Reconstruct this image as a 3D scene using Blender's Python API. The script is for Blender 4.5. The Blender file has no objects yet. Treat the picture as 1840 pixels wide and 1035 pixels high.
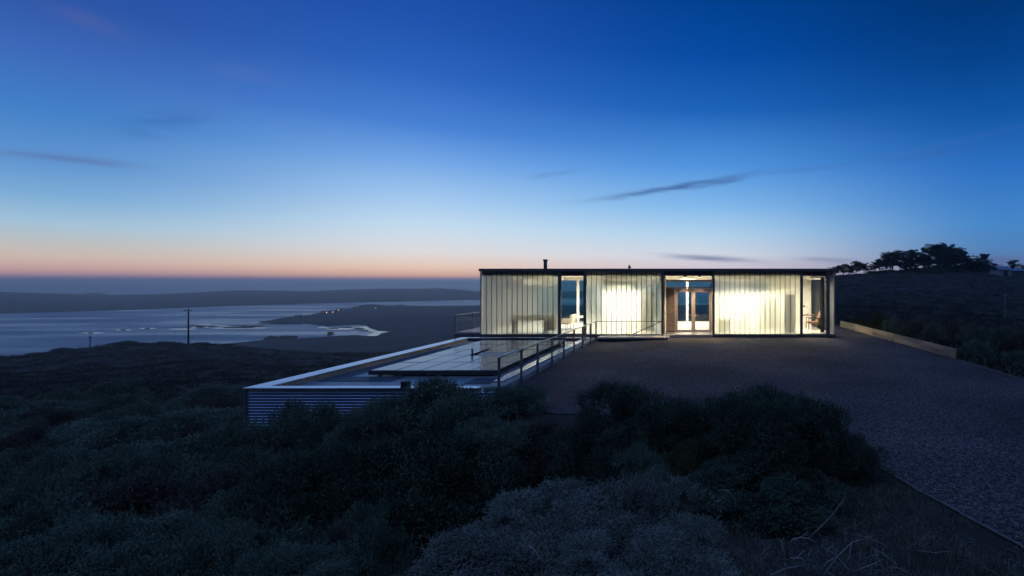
import bpy, math, random
import numpy as np
from mathutils import Vector
R = math.radians
random.seed(7)
rng = np.random.default_rng(7)
S = bpy.context.scene
COL = S.collection

# ------------------------------------------------------------------ camera
ZC = 2.86            # eye height above the gravel court
F, CX, HY = 900.0, 1265.0, 505.0     # focal length / principal point in photo pixels (1840x1035)
cd = bpy.data.cameras.new('camera'); cam = bpy.data.objects.new('camera', cd); COL.objects.link(cam)
cam.location = (0, 0, ZC); cam.rotation_euler = (R(90), 0, 0)
cd.sensor_width = 36; cd.lens = 36*F/1840
cd.shift_x = -(CX-920)/1840; cd.shift_y = -(517.5-HY)/1840
cd.clip_start = 0.05; cd.clip_end = 600000
S.camera = cam
S.view_settings.view_transform = 'Standard'; S.view_settings.look = 'None'
S.view_settings.exposure = 0.0; S.view_settings.gamma = 1
S.cycles.use_denoising = True
S.cycles.max_bounces = 10; S.cycles.diffuse_bounces = 4; S.cycles.glossy_bounces = 4
S.cycles.transmission_bounces = 8; S.cycles.transparent_max_bounces = 16; S.cycles.volume_bounces = 0
S.cycles.sample_clamp_indirect = 10.0

def lin(c):
    out = []
    for v in c[:3]:
        v = v/255.0
        out.append(v/12.92 if v <= .04045 else ((v+.055)/1.055)**2.4)
    return (*out, 1)

# ------------------------------------------------------------------ world: dusk sky
W = bpy.data.worlds.new('World'); S.world = W; W.use_nodes = True
wn = W.node_tree; wn.nodes.clear(); N = wn.nodes; L = wn.links
def wm(op, a, b=None, c=None, clamp=False):
    n = N.new('ShaderNodeMath'); n.operation = op; n.use_clamp = clamp
    for i, v in enumerate((a, b, c)):
        if v is None: continue
        if isinstance(v, (int, float)): n.inputs[i].default_value = v
        else: L.new(v, n.inputs[i])
    return n.outputs[0]
tc = N.new('ShaderNodeTexCoord'); sx = N.new('ShaderNodeSeparateXYZ'); L.new(tc.outputs['Generated'], sx.inputs[0])
el = wm('MULTIPLY', wm('ARCSINE', sx.outputs[2]), 180/math.pi)      # elevation, degrees
az = wm('MULTIPLY', wm('ARCTAN2', sx.outputs[0], sx.outputs[1]), 180/math.pi)
def ramp(stops):
    r = N.new('ShaderNodeValToRGB'); L.new(wm('DIVIDE', wm('ADD', el, 10), 100, clamp=True), r.inputs[0])
    e = r.color_ramp.elements
    while len(e) > 1: e.remove(e[0])
    for i, (deg, c) in enumerate(stops):
        p = (deg+10)/100
        if i == 0: e[0].position = p; e[0].color = lin(c)
        else:
            k = e.new(p); k.color = lin(c)
    return r.outputs[0]
LEFT = [(-10,(20,24,40)),(-.6,(80,90,130)),(.15,(112,104,142)),(.5,(186,148,156)),(1.0,(212,174,164)),(1.75,(212,192,180)),(2.9,(190,196,198)),(4.1,(164,197,220)),
        (6,(125,174,216)),(8,(98,152,210)),(11.7,(66,128,200)),(15.4,(60,106,186)),(19,(44,85,166)),(28,(18,62,150)),(50,(66,114,190)),(88,(116,154,218))]
GLOW = [(-10,(20,24,40)),(-.6,(80,90,130)),(.1,(125,112,148)),(.5,(228,174,152)),(1.28,(242,206,182)),(2.8,(228,224,224)),(5.4,(200,223,241)),(7.9,(168,205,241)),
        (11.8,(116,168,231)),(15.2,(72,130,213)),(20,(44,100,190)),(24.3,(32,84,174)),(32,(14,64,150)),(50,(66,114,190)),(88,(116,154,218))]
MID = [(-10,(20,24,40)),(-.6,(80,90,130)),(.3,(170,150,170)),(.9,(214,196,204)),(1.6,(218,206,216)),(2.9,(216,221,232)),(5.4,(178,212,238)),(8.5,(130,186,236)),
       (12.8,(82,150,223)),(18.7,(28,100,186)),(24.2,(5,76,164)),(29.3,(0,64,145)),(38,(0,52,125)),(50,(66,114,190)),(88,(116,154,218))]
RIGHT = [(-10,(14,18,32)),(-.6,(70,80,120)),(.3,(118,124,158)),(.8,(116,126,160)),(1.6,(102,126,166)),(3,(82,131,186)),(5.7,(70,136,202)),(11.1,(44,112,194)),
         (16.2,(16,86,164)),(21.1,(4,66,140)),(25.7,(0,54,120)),(35,(0,42,98)),(50,(66,114,190)),(88,(116,154,218))]
BACK = [(-10,(22,24,32)),(-.6,(38,44,68)),(1,(42,48,76)),(8,(44,52,84)),(18,(56,72,114)),(32,(88,112,164)),(55,(116,152,212)),(88,(118,156,219))]  # unseen sky; upper stops here and at each zenith are raised as fill
def mixc(f, a, b, mode='MIX'):
    n = N.new('ShaderNodeMix'); n.data_type = 'RGBA'; n.blend_type = mode
    for k, v in ((0, f), (6, a), (7, b)):
        if isinstance(v, (int, float)): n.inputs[k].default_value = v
        elif isinstance(v, tuple): n.inputs[k].default_value = v
        else: L.new(v, n.inputs[k])
    return n.outputs[2]
def step(lo, hi):
    m = N.new('ShaderNodeMapRange'); m.interpolation_type = 'SMOOTHSTEP'
    L.new(az, m.inputs[0]); m.inputs[1].default_value = lo; m.inputs[2].default_value = hi
    return m.outputs[0]
sky = mixc(step(-54, -28), ramp(LEFT), ramp(GLOW))
sky = mixc(step(-32, 4), sky, ramp(MID))
sky = mixc(step(-2, 32), sky, ramp(RIGHT))
absaz = wm('ABSOLUTE', az)
mb_ = N.new('ShaderNodeMapRange'); mb_.interpolation_type = 'SMOOTHSTEP'; L.new(absaz, mb_.inputs[0]); mb_.inputs[1].default_value = 62; mb_.inputs[2].default_value = 115
sky = mixc(mb_.outputs[0], sky, ramp(BACK))
# thin streaks of cloud, laid out on the sky in azimuth / elevation
cmb = N.new('ShaderNodeCombineXYZ'); L.new(wm('MULTIPLY', az, .16), cmb.inputs[0]); L.new(wm('MULTIPLY', el, 1.5), cmb.inputs[1])
nz = N.new('ShaderNodeTexNoise'); nz.inputs['Scale'].default_value = 1.0; nz.inputs['Detail'].default_value = 5; L.new(cmb.outputs[0], nz.inputs['Vector'])
nzf = nz.outputs[0]
def sky_at(px, py):
    t = px-CX
    return math.degrees(math.atan2(t, F)), math.degrees(math.atan2(HY-py, math.hypot(t, F)))
def streak(p0, p1, thick, dens, col, wob=1.0):
    global sky
    a0, e0 = sky_at(*p0); a1, e1 = sky_at(*p1)
    ca, ce = (a0+a1)/2, (e0+e1)/2; L2 = math.hypot(a1-a0, e1-e0)/2; th = math.atan2(e1-e0, a1-a0)
    da = wm('SUBTRACT', az, ca); de = wm('SUBTRACT', el, ce)
    u = wm('ADD', wm('MULTIPLY', da, math.cos(th)/L2), wm('MULTIPLY', de, math.sin(th)/L2))
    v = wm('ADD', wm('MULTIPLY', da, -math.sin(th)/thick), wm('MULTIPLY', de, math.cos(th)/thick))
    v = wm('ADD', v, wm('MULTIPLY', wm('SUBTRACT', nzf, .5), 2.4*wob))
    d = wm('ADD', wm('POWER', wm('ABSOLUTE', u), 2.2), wm('MULTIPLY', v, v))
    m = wm('EXPONENT', wm('MULTIPLY', d, -1.6))
    m = wm('MULTIPLY', m, wm('MULTIPLY_ADD', nzf, 1.5, .25, True))
    sky = mixc(wm('MULTIPLY', m, dens, clamp=True), sky, lin(col))
streak((1060,360),(1365,308),.36,.8,(62,92,148),.8)
streak((1240,338),(1350,318),.30,.62,(58,86,142),.8)
streak((1330,318),(1560,288),.35,.22,(66,100,165))
streak((1560,292),(1790,262),.3,.30,(66,96,160))
streak((1500,300),(1880,215),.35,.14,(80,105,170))
streak((940,320),(1050,304),.30,.45,(95,135,195))
streak((1180,458),(1372,470),.38,.85,(120,130,165),.7)
streak((1430,464),(1560,473),.35,.6,(110,122,160),.7)
streak((1640,462),(1900,474),.7,.6,(84,96,145),.5)
streak((-60,268),(260,300),.38,.65,(92,112,165),.6)
streak((200,235),(390,205),1.0,.40,(52,95,165),.9)
streak((60,5),(240,66),.8,.35,(92,98,160),.8)
streak((350,120),(520,146),.9,.22,(92,116,180),.9)
bg = N.new('ShaderNodeBackground'); L.new(sky, bg.inputs[0]); bg.inputs[1].default_value = 1.0
wo = N.new('ShaderNodeOutputWorld'); L.new(bg.outputs[0], wo.inputs[0])

# ------------------------------------------------------------------ helpers
def P(px, py, Y):
    """world point seen at photo pixel (px,py) at depth Y"""
    return Vector(((px-CX)*Y/F, Y, ZC-(py-HY)*Y/F))
def onz(px, py, z):
    Y = F*(ZC-z)/(py-HY)
    return Vector(((px-CX)*Y/F, Y, z))

class MB:
    def __init__(s): s.v = []; s.f = []; s.sm = []
    def add(s, vs, fs, smooth=False):
        b = len(s.v); s.v += [tuple(p) for p in vs]; s.f += [tuple(i+b for i in f) for f in fs]; s.sm += [smooth]*len(fs); return s
    def box(s, x0, x1, y0, y1, z0, z1):
        return s.add([(x0,y0,z0),(x1,y0,z0),(x1,y1,z0),(x0,y1,z0),(x0,y0,z1),(x1,y0,z1),(x1,y1,z1),(x0,y1,z1)],
                     [(0,3,2,1),(4,5,6,7),(0,1,5,4),(1,2,6,5),(2,3,7,6),(3,0,4,7)])
    def beam(s, a, b, w, h, up=(0,0,1)):
        a, b = Vector(a), Vector(b); d = (b-a).normalized(); r = d.cross(Vector(up))
        if r.length < 1e-4: r = Vector((1,0,0))
        r.normalize(); u = r.cross(d)
        vs = [p+r*(i*w/2)+u*(j*h/2) for p in (a,b) for i,j in ((-1,-1),(1,-1),(1,1),(-1,1))]
        return s.add(vs, [(0,1,2,3),(7,6,5,4),(0,4,5,1),(1,5,6,2),(2,6,7,3),(3,7,4,0)])
    def tube(s, pts, rad, n=8):
        pts = [Vector(p) for p in pts]; m = len(pts)
        if not isinstance(rad, (list, tuple)): rad = [rad]*m
        vs = []; fs = []
        for i, p in enumerate(pts):
            d = (pts[min(i+1,m-1)]-pts[max(i-1,0)]).normalized()
            r = d.cross(Vector((0.03,0.05,1)));
            if r.length < .05: r = d.cross(Vector((1,0,0)))
            r.normalize(); u = r.cross(d)
            for k in range(n):
                t = 2*math.pi*k/n; vs.append(p+r*(math.cos(t)*rad[i])+u*(math.sin(t)*rad[i]))
        for i in range(m-1):
            for k in range(n):
                fs.append((i*n+k, i*n+(k+1)%n, (i+1)*n+(k+1)%n, (i+1)*n+k))
        s.add(vs, fs, True)
        b = len(s.v)-len(vs)
        s.f += [tuple(b+k for k in reversed(range(n))), tuple(b+(m-1)*n+k for k in range(n))]; s.sm += [False, False]
        return s
    def quad(s, a, b, c, d): return s.add([a,b,c,d], [(0,1,2,3)])

def wloc(o):
    v = Vector((0,0,0))
    while o is not None: v = v+Vector(o.location); o = o.parent
    return v
def link(name, me, mat, parent=None):
    o = bpy.data.objects.new(name, me); COL.objects.link(o)
    if mat is not None: me.materials.append(mat)
    if parent is not None: o.parent = parent
    return o
def build(name, mb, mat, parent=None, bevel=0, loc=None):
    """mesh object from world-space geometry; origin at its parent's base, or at loc"""
    off = wloc(parent) if parent is not None else Vector(loc or (0,0,0))
    me = bpy.data.meshes.new(name)
    me.from_pydata([(x-off[0], y-off[1], z-off[2]) for x,y,z in mb.v], [], mb.f)
    me.polygons.foreach_set('use_smooth', mb.sm); me.update()
    o = link(name, me, mat, parent)
    if parent is None and loc: o.location = loc
    if bevel:
        m = o.modifiers.new('edge', 'BEVEL'); m.width = bevel; m.segments = 2; m.limit_method = 'ANGLE'
    return o
def npmesh(name, v, f, smooth=False):
    v = np.asarray(v, np.float32); f = np.asarray(f, np.int32)
    me = bpy.data.meshes.new(name); k = f.shape[1]
    me.vertices.add(len(v)); me.vertices.foreach_set('co', v.ravel())
    me.loops.add(f.size); me.loops.foreach_set('vertex_index', f.ravel())
    me.polygons.add(len(f)); me.polygons.foreach_set('loop_start', np.arange(0, f.size, k, dtype=np.int32))
    me.polygons.foreach_set('loop_total', np.full(len(f), k, np.int32))
    if smooth: me.polygons.foreach_set('use_smooth', np.ones(len(f), bool))
    me.update(calc_edges=True); return me
def empty(name, loc, label, cat, group=None):
    o = bpy.data.objects.new(name, None); COL.objects.link(o); o.location = loc; o.empty_display_size = .2
    return tag(o, label, cat, group)
def tag(o, label, cat, group=None, kind=None):
    o['label'] = label; o['category'] = cat
    if group: o['group'] = group
    if kind: o['kind'] = kind
    return o
def structure(o, label=None, cat=None):
    o['kind'] = 'structure'
    if label: o['label'] = label
    if cat: o['category'] = cat
    return o

# ------------------------------------------------------------------ materials
def mat(name, col, rough=.6, metal=0, spec=.5, var=0, vscale=3, bump=0, bscale=30, stretch=None, col2=None, detail=4):
    m = bpy.data.materials.new(name); m.use_nodes = True; nt = m.node_tree; b = nt.nodes['Principled BSDF']
    c = lin(col) if max(col) > 1 else (*col, 1)
    b.inputs['Base Color'].default_value = c; b.inputs['Roughness'].default_value = rough
    b.inputs['Metallic'].default_value = metal; b.inputs['Specular IOR Level'].default_value = spec
    if var or bump or col2:
        t = nt.nodes.new('ShaderNodeTexCoord'); mp = nt.nodes.new('ShaderNodeMapping'); nt.links.new(t.outputs['Object'], mp.inputs[0])
        if stretch: mp.inputs['Scale'].default_value = stretch
    if var or col2:
        n = nt.nodes.new('ShaderNodeTexNoise'); n.inputs['Scale'].default_value = vscale; n.inputs['Detail'].default_value = detail
        nt.links.new(mp.outputs[0], n.inputs['Vector'])
        cr = nt.nodes.new('ShaderNodeValToRGB'); nt.links.new(n.outputs[0], cr.inputs[0])
        a = cr.color_ramp.elements
        a[0].position = .3; a[1].position = .7
        a[0].color = tuple(x*(1-var) for x in c[:3])+(1,)
        a[1].color = (*col2, 1) if col2 else tuple(min(1, x*(1+var)) for x in c[:3])+(1,)
        nt.links.new(cr.outputs[0], b.inputs['Base Color'])
    if bump:
        n2 = nt.nodes.new('ShaderNodeTexNoise'); n2.inputs['Scale'].default_value = bscale; n2.inputs['Detail'].default_value = 6
        nt.links.new(mp.outputs[0], n2.inputs['Vector'])
        bp = nt.nodes.new('ShaderNodeBump'); bp.inputs['Strength'].default_value = bump; bp.inputs['Distance'].default_value = .02
        nt.links.new(n2.outputs[0], bp.inputs['Height']); nt.links.new(bp.outputs[0], b.inputs['Normal'])
    return m
def emit(name, col, st):
    m = bpy.data.materials.new(name); m.use_nodes = True; nt = m.node_tree; nt.nodes.clear()
    e = nt.nodes.new('ShaderNodeEmission'); e.inputs[0].default_value = (*col, 1); e.inputs[1].default_value = st
    o = nt.nodes.new('ShaderNodeOutputMaterial'); nt.links.new(e.outputs[0], o.inputs[0]); return m
def clear_glass(name, tint, refl=1.0):
    m = bpy.data.materials.new(name); m.use_nodes = True; nt = m.node_tree; nt.nodes.clear()
    t = nt.nodes.new('ShaderNodeBsdfTransparent'); t.inputs[0].default_value = (*tint, 1)
    g = nt.nodes.new('ShaderNodeBsdfGlossy'); g.inputs['Roughness'].default_value = .0
    f = nt.nodes.new('ShaderNodeFresnel'); f.inputs[0].default_value = 1.45
    mm = nt.nodes.new('ShaderNodeMath'); mm.operation = 'MULTIPLY'; mm.inputs[1].default_value = refl; nt.links.new(f.outputs[0], mm.inputs[0])
    x = nt.nodes.new('ShaderNodeMixShader'); nt.links.new(mm.outputs[0], x.inputs[0]); nt.links.new(t.outputs[0], x.inputs[1]); nt.links.new(g.outputs[0], x.inputs[2])
    o = nt.nodes.new('ShaderNodeOutputMaterial'); nt.links.new(x.outputs[0], o.inputs[0]); return m
def channel_glass_mat():
    m = bpy.data.materials.new('channel_glass'); m.use_nodes = True; nt = m.node_tree; nt.nodes.clear()
    r = nt.nodes.new('ShaderNodeBsdfRefraction'); r.inputs['Color'].default_value = (.90,.95,.90,1); r.inputs['Roughness'].default_value = .78; r.inputs['IOR'].default_value = 1.13
    t = nt.nodes.new('ShaderNodeBsdfTranslucent'); t.inputs[0].default_value = (.84,.90,.82,1)
    g = nt.nodes.new('ShaderNodeBsdfGlossy'); g.inputs['Roughness'].default_value = .12
    x = nt.nodes.new('ShaderNodeMixShader'); x.inputs[0].default_value = .18; nt.links.new(r.outputs[0], x.inputs[1]); nt.links.new(t.outputs[0], x.inputs[2])
    y = nt.nodes.new('ShaderNodeMixShader'); y.inputs[0].default_value = .07; nt.links.new(x.outputs[0], y.inputs[1]); nt.links.new(g.outputs[0], y.inputs[2])
    # faint streaks running down the cast glass
    tx = nt.nodes.new('ShaderNodeTexCoord'); mp = nt.nodes.new('ShaderNodeMapping'); mp.inputs['Scale'].default_value = (9,9,.5); nt.links.new(tx.outputs['Object'], mp.inputs[0])
    n = nt.nodes.new('ShaderNodeTexNoise'); n.inputs['Scale'].default_value = 1.5; nt.links.new(mp.outputs[0], n.inputs['Vector'])
    mr = nt.nodes.new('ShaderNodeMapRange'); mr.inputs[3].default_value = .62; mr.inputs[4].default_value = .92; nt.links.new(n.outputs[0], mr.inputs[0]); nt.links.new(mr.outputs[0], r.inputs['Roughness'])
    o = nt.nodes.new('ShaderNodeOutputMaterial'); nt.links.new(y.outputs[0], o.inputs[0]); return m

M = dict(
 steel=mat('painted_steel', (.10,.105,.115), .42, 0, .5, .15, 2),
 dark=mat('dark_metal', (.035,.035,.04), .5, 0, .5, .2, 4),
 pframe=mat('panel_frame', (.035,.037,.045), .5, 0, .4),
 galv=mat('galvanised_sheet', (.30,.31,.33), .38, .75, .5, .12, 1.5, .05, 60),
 clad=mat('galvanised_cladding', (.26,.34,.50), .30, .9, .5, .10, 1.5),
 cop=mat('coping_metal', (.47,.54,.66), .24, .9, .5, .08, 1.2),
 membrane=mat('roof_membrane', (.17,.17,.19), .38, 0, .5, .25, .8, .05, 40),
 roofsheet=mat('dark_roof_sheet', (.03,.032,.04), .55, 0, .4, .2, 6),
 concrete=mat('concrete', (.30,.29,.27), .85, 0, .3, .18, 2.5, .25, 25),
 deck=mat('pale_deck', (.42,.38,.33), .7, 0, .3, .15, 3, .1, 20, (1,12,1)),
 timber=mat('weathered_timber', (.40,.30,.20), .75, 0, .3, .28, 1.0, .4, 8, (6,.5,6)),
 timber_grey=mat('greyed_timber', (.27,.215,.16), .8, 0, .3, .3, 1.2, .4, 8, (6,.5,6)),
 wood=mat('door_wood', (.27,.21,.185), .5, 0, .4, .25, 2, .1, 10, (8,8,.6)),
 louvre=mat('louvre_wood', (.25,.20,.18), .6, 0, .3, .25, 3, .1, 10, (.6,8,8)),
 soffit=mat('soffit_wood', (.50,.38,.24), .6, 0, .3, .15, 2, 0, 1, (1,8,1)),
 white=mat('white_plaster', (.74,.72,.66), .8, 0, .2, .03, 1),
 warmwall=mat('pale_panel', (.62,.60,.50), .7, 0, .2, .05, 2),
 floor=mat('polished_floor', (.58,.54,.46), .22, 0, .5, .08, 1.5),
 header=mat('dark_header', (.05,.048,.045), .8, 0, .2, .2, 2),
 fabric=mat('white_upholstery', (.66,.62,.52), .9, 0, .2, .06, 8, .2, 80),
 brown=mat('brown_leather', (.15,.07,.042), .5, 0, .4, .2, 6),
 ebony=mat('ebonised_wood', (.012,.011,.010), .4, 0, .4, .2, 3),
 darkwood=mat('dark_walnut', (.045,.032,.025), .45, 0, .4, .25, 3),
 curtain=mat('dark_curtain', (.07,.08,.075), .9, 0, .2, .1, 5),
 seal=mat('glazing_seal', (.05,.052,.05), .7),
 pole=mat('weathered_pole', (.06,.05,.045), .9, 0, .2, .25, 3, .3, 12, (5,5,.4)),
 greypole=mat('grey_pole', (.22,.24,.27), .6),
 trunk=mat('bark', (.045,.035,.03), .95, 0, .1, .3, 4, .5, 9),
 needle=mat('pine_needles', (.018,.026,.018), .8, 0, .2, .35, .6),
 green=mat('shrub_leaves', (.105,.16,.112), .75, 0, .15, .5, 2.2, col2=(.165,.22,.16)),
 shaded=mat('shaded_leaves', (.050,.080,.055), .75, 0, .15, .5, 2.2, col2=(.085,.122,.084)),  # darkened copy of the green leaves; shade of sides and hollows in the colour
 silver=mat('silver_leaves', (.14,.155,.135), .75, 0, .2, .4, 2.5, col2=(.21,.225,.19)),
 dry=mat('dry_scrub', (.105,.078,.078), .85, 0, .15, .4, 2.5, col2=(.12,.11,.085)),
 gold=mat('yellow_green_leaves', (.115,.125,.05), .75, 0, .15, .4, 2.5, col2=(.115,.110,.045)),  # yellow-green leaf tone
 stem=mat('shrub_stems', (.05,.04,.035), .9),
 twig=mat('bleached_twig', (.23,.205,.19), .8, 0, .2, .2, 10),
 grass=mat('grass_blades', (.06,.085,.03), .7, 0, .2, .5, 3.0, col2=(.17,.15,.095)),
 duff=mat('dead_litter', (.11,.09,.075), .9, 0, .1, .5, 5, col2=(.17,.14,.12)),
 scrub=mat('scrub_cover', (.045,.052,.045), .9, 0, .1, .5, .35, col2=(.085,.078,.066)),
 clear=clear_glass('clear_pane', (.93,.95,.93)),
 tint=clear_glass('tinted_pane', (.36,.78,.78)),
 chan=channel_glass_mat(),
 lampface=emit('lamp_face', (1,.80,.50), 14),
 glow=emit('lamp_shade_glow', (1,.86,.62), 2.6),
 chrome=mat('brushed_chrome', (.75,.73,.68), .25, 1),
 shed=mat('shed_boards', (.30,.27,.29), .8, 0, .2, .15, 3),
 shedroof=mat('metal_roof', (.22,.26,.34), .35, .5, .5, .1, 1),
 cottage=mat('cottage_boards', (.20,.19,.19), .8),
 litwin=emit('lit_window', (1,.55,.24), 4),
)
def panel_mat():
    m = bpy.data.materials.new('solar_cells'); m.use_nodes = True; nt = m.node_tree; b = nt.nodes['Principled BSDF']
    b.inputs['Roughness'].default_value = .2; b.inputs['Specular IOR Level'].default_value = .6
    tx = nt.nodes.new('ShaderNodeTexCoord'); br = nt.nodes.new('ShaderNodeTexBrick'); nt.links.new(tx.outputs['Object'], br.inputs['Vector'])
    br.offset = 0; br.inputs['Scale'].default_value = 1; br.inputs['Brick Width'].default_value = .13; br.inputs['Row Height'].default_value = .13
    br.inputs['Mortar Size'].default_value = .004
    br.inputs['Color1'].default_value = (.012,.024,.08,1); br.inputs['Color2'].default_value = (.015,.03,.095,1); br.inputs['Mortar'].default_value = (.05,.06,.09,1)
    nt.links.new(br.outputs[0], b.inputs['Base Color']); return m
M['cells'] = panel_mat()
def gravel_mat():
    m = bpy.data.materials.new('gravel'); m.use_nodes = True; nt = m.node_tree; b = nt.nodes['Principled BSDF']; b.inputs['Roughness'].default_value = .9; b.inputs['Specular IOR Level'].default_value = .2
    tx = nt.nodes.new('ShaderNodeTexCoord')
    v = nt.nodes.new('ShaderNodeTexVoronoi'); v.inputs['Scale'].default_value = 64; nt.links.new(tx.outputs['Object'], v.inputs['Vector'])
    sp = nt.nodes.new('ShaderNodeSeparateColor'); nt.links.new(v.outputs['Color'], sp.inputs[0])
    cr = nt.nodes.new('ShaderNodeValToRGB'); e = cr.color_ramp.elements; e[0].position = 0; e[0].color = (.022,.017,.017,1); e[1].position = 1; e[1].color = (.25,.205,.205,1)
    k = e.new(.55); k.color = (.070,.054,.056,1); nt.links.new(sp.outputs[0], cr.inputs[0])
    n = nt.nodes.new('ShaderNodeTexNoise'); n.inputs['Scale'].default_value = .35; n.inputs['Detail'].default_value = 5; nt.links.new(tx.outputs['Object'], n.inputs['Vector'])
    mr = nt.nodes.new('ShaderNodeMapRange'); mr.inputs[1].default_value = .3; mr.inputs[2].default_value = .7; mr.inputs[3].default_value = .45; mr.inputs[4].default_value = 1.05; nt.links.new(n.outputs[0], mr.inputs[0])
    mx = nt.nodes.new('ShaderNodeMix'); mx.data_type = 'RGBA'; mx.blend_type = 'MULTIPLY'; mx.inputs[0].default_value = 1
    nt.links.new(cr.outputs[0], mx.inputs[6]); nt.links.new(mr.outputs[0], mx.inputs[7]); nt.links.new(mx.outputs[2], b.inputs['Base Color'])
    n3 = nt.nodes.new('ShaderNodeTexNoise'); n3.inputs['Scale'].default_value = 15; n3.inputs['Detail'].default_value = 3; nt.links.new(tx.outputs['Object'], n3.inputs['Vector'])
    m3 = nt.nodes.new('ShaderNodeMapRange'); m3.inputs[1].default_value = .35; m3.inputs[2].default_value = .65; m3.inputs[3].default_value = .40; m3.inputs[4].default_value = 1.5; nt.links.new(n3.outputs[0], m3.inputs[0])
    mx2 = nt.nodes.new('ShaderNodeMix'); mx2.data_type = 'RGBA'; mx2.blend_type = 'MULTIPLY'; mx2.inputs[0].default_value = 1
    nt.links.new(mx.outputs[2], mx2.inputs[6]); nt.links.new(m3.outputs[0], mx2.inputs[7]); nt.links.new(mx2.outputs[2], b.inputs['Base Color'])
    bp = nt.nodes.new('ShaderNodeBump'); bp.inputs['Strength'].default_value = .9; bp.inputs['Distance'].default_value = .016; bp.invert = True
    nt.links.new(v.outputs['Distance'], bp.inputs['Height']); nt.links.new(bp.outputs[0], b.inputs['Normal']); return m
M['gravel'] = gravel_mat()
def ground_mat():
    m = mat('earth', (.035,.035,.029), .95, 0, .1, .5, .35, .8, 2.2, col2=(.060,.050,.043)); return m
M['earth'] = ground_mat()
def water_mat(name, rough, bump):
    m = bpy.data.materials.new(name); m.use_nodes = True; nt = m.node_tree; b = nt.nodes['Principled BSDF']
    b.inputs['Base Color'].default_value = (.02,.05,.11,1); b.inputs['Roughness'].default_value = rough; b.inputs['IOR'].default_value = 1.33
    if bump:
        tx = nt.nodes.new('ShaderNodeTexCoord'); mp = nt.nodes.new('ShaderNodeMapping'); mp.inputs['Scale'].default_value = (.004,.016,1); mp.inputs['Rotation'].default_value = (0,0,R(-28)); nt.links.new(tx.outputs['Object'], mp.inputs[0])
        n = nt.nodes.new('ShaderNodeTexNoise'); n.inputs['Scale'].default_value = 1; n.inputs['Detail'].default_value = 4; nt.links.new(mp.outputs[0], n.inputs['Vector'])
        mr = nt.nodes.new('ShaderNodeMapRange'); mr.inputs[1].default_value = .35; mr.inputs[2].default_value = .65; mr.inputs[3].default_value = rough-.08; mr.inputs[4].default_value = rough+.10; nt.links.new(n.outputs[0], mr.inputs[0])
        nt.links.new(mr.outputs[0], b.inputs['Roughness'])
    return m
M['water'] = water_mat('bay_water', .31, 1)
M['shallow'] = water_mat('shallow_water', .10, 0)
M['mud'] = mat('marsh_land', (.028,.030,.030), .9, 0, .1, .4, .02, col2=(.045,.042,.040))
M['hill'] = mat('hill_grass', (.040,.042,.034), .95, 0, .05, .35, .006, col2=(.060,.055,.042))

def snoise(p, seed=0, freq=1.0, octv=3):
    """cheap smooth noise: sums of sines; p (...,3)"""
    g = np.random.default_rng(seed); out = 0; a = 1; tot = 0
    for o in range(octv):
        k = g.normal(size=(7,3))*freq*(1.9**o); ph = g.uniform(0, 6.28, 7)
        out = out+a*np.sin(p@k.T+ph).sum(-1)/3.2; tot += a; a *= .55
    return out/tot

# ------------------------------------------------------------------ terrain near the house
T_ = np.array([-1.9,-1.6,-1.4,-1.2,-1.0,-.8,-.6,-.4,-.2,0,.2,.4,.65,1.1])
Y_ = np.array([1.0,2.5,4,6,8,10,13,16,20,26,32,45,70,110,130,180,260,420])
def crest(yp, Y): return ZC-(yp-HY)*Y/F
Z_ = np.array([
 [.9]*14,
 [.35,.4,.5,.55,.6,.65,.7,.7,.7,.7,.7,.65,.6,.5],
 [-.2,-.15,-.05,.05,.15,.2,.25,.3,.3,.3,.3,.25,.2,.1],
 [-.9,-.8,-.7,-.55,-.45,-.35,-.2,-.1,-.02,.02,.03,.0,-.05,-.05],
 [-1.5,-1.3,-1.15,-1.0,-.85,-.65,-.45,-.25,-.1,-.05,-.05,-.05,-.05,-.05],
 [-2.0,-1.75,-1.55,-1.4,-1.2,-.95,-.65,-.35,-.12,-.06,-.06,-.06,-.06,-.05],
 [-2.6,-2.3,-2.1,-1.9,-1.7,-1.4,-1.1,-.4,-.15,-.07,-.07,-.07,-.08,-.1],
 [-3.2,-2.8,-2.6,-2.4,-2.2,-2.0,-1.8,-.8,-.2,-.1,-.08,-.08,-.2,-.2],
 [-4.0,-3.4,-3.2,-3.1,-3.0,-2.9,-2.7,-2.0,-.3,-.1,-.08,-.10,-.5,-.5],
 [-5.0,-4.5,-4.2,-4.1,-4.0,-3.9,-3.8,-2.8,-.5,-.15,-.1,-.30,-.9,-1.0],
 [-6.0,-5.4,-5.1,-5.0,-4.9,-4.8,-4.7,-3.8,-1.5,-.5,-.12,-.8,-1.3,-1.5],
 [-8.0,-7.4,-7.0,-6.6,-6.4,-6.6,-6.8,-6.4,-3.5,-2,-.9,-1.5,-2.0,-2.2],
 [-11.4,-10.6,-10,-9.3,-9.0,-9.6,-10.2,-10,-7,-4,-1.4,-1.2,-2.2,-3],
 [-16.5,-15.0,-14,-12.2,-11.8,-13.4,-15,-15,-12,-6,-.4,1.4,.6,0],
 [-20,-17.2,-16.1,-13.7,-13.3,-15.6,-17.6,-18,-15,-7,.8,2.6,2.0,2],
 [-36,-34,-32,-30,-30,-32,-34,-34,-28,-12,4.6,6.2,6.6,7],
 [-56,-54,-52,-52,-52,-54,-56,-56,-50,-25,-3,3,4,4],
 [-70,-70,-70,-70,-70,-70,-70,-70,-66,-45,-25,-12,-8,-6]], float)
LY = np.log(Y_)
def smooth(a): return a*a*(3-2*a)
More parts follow.
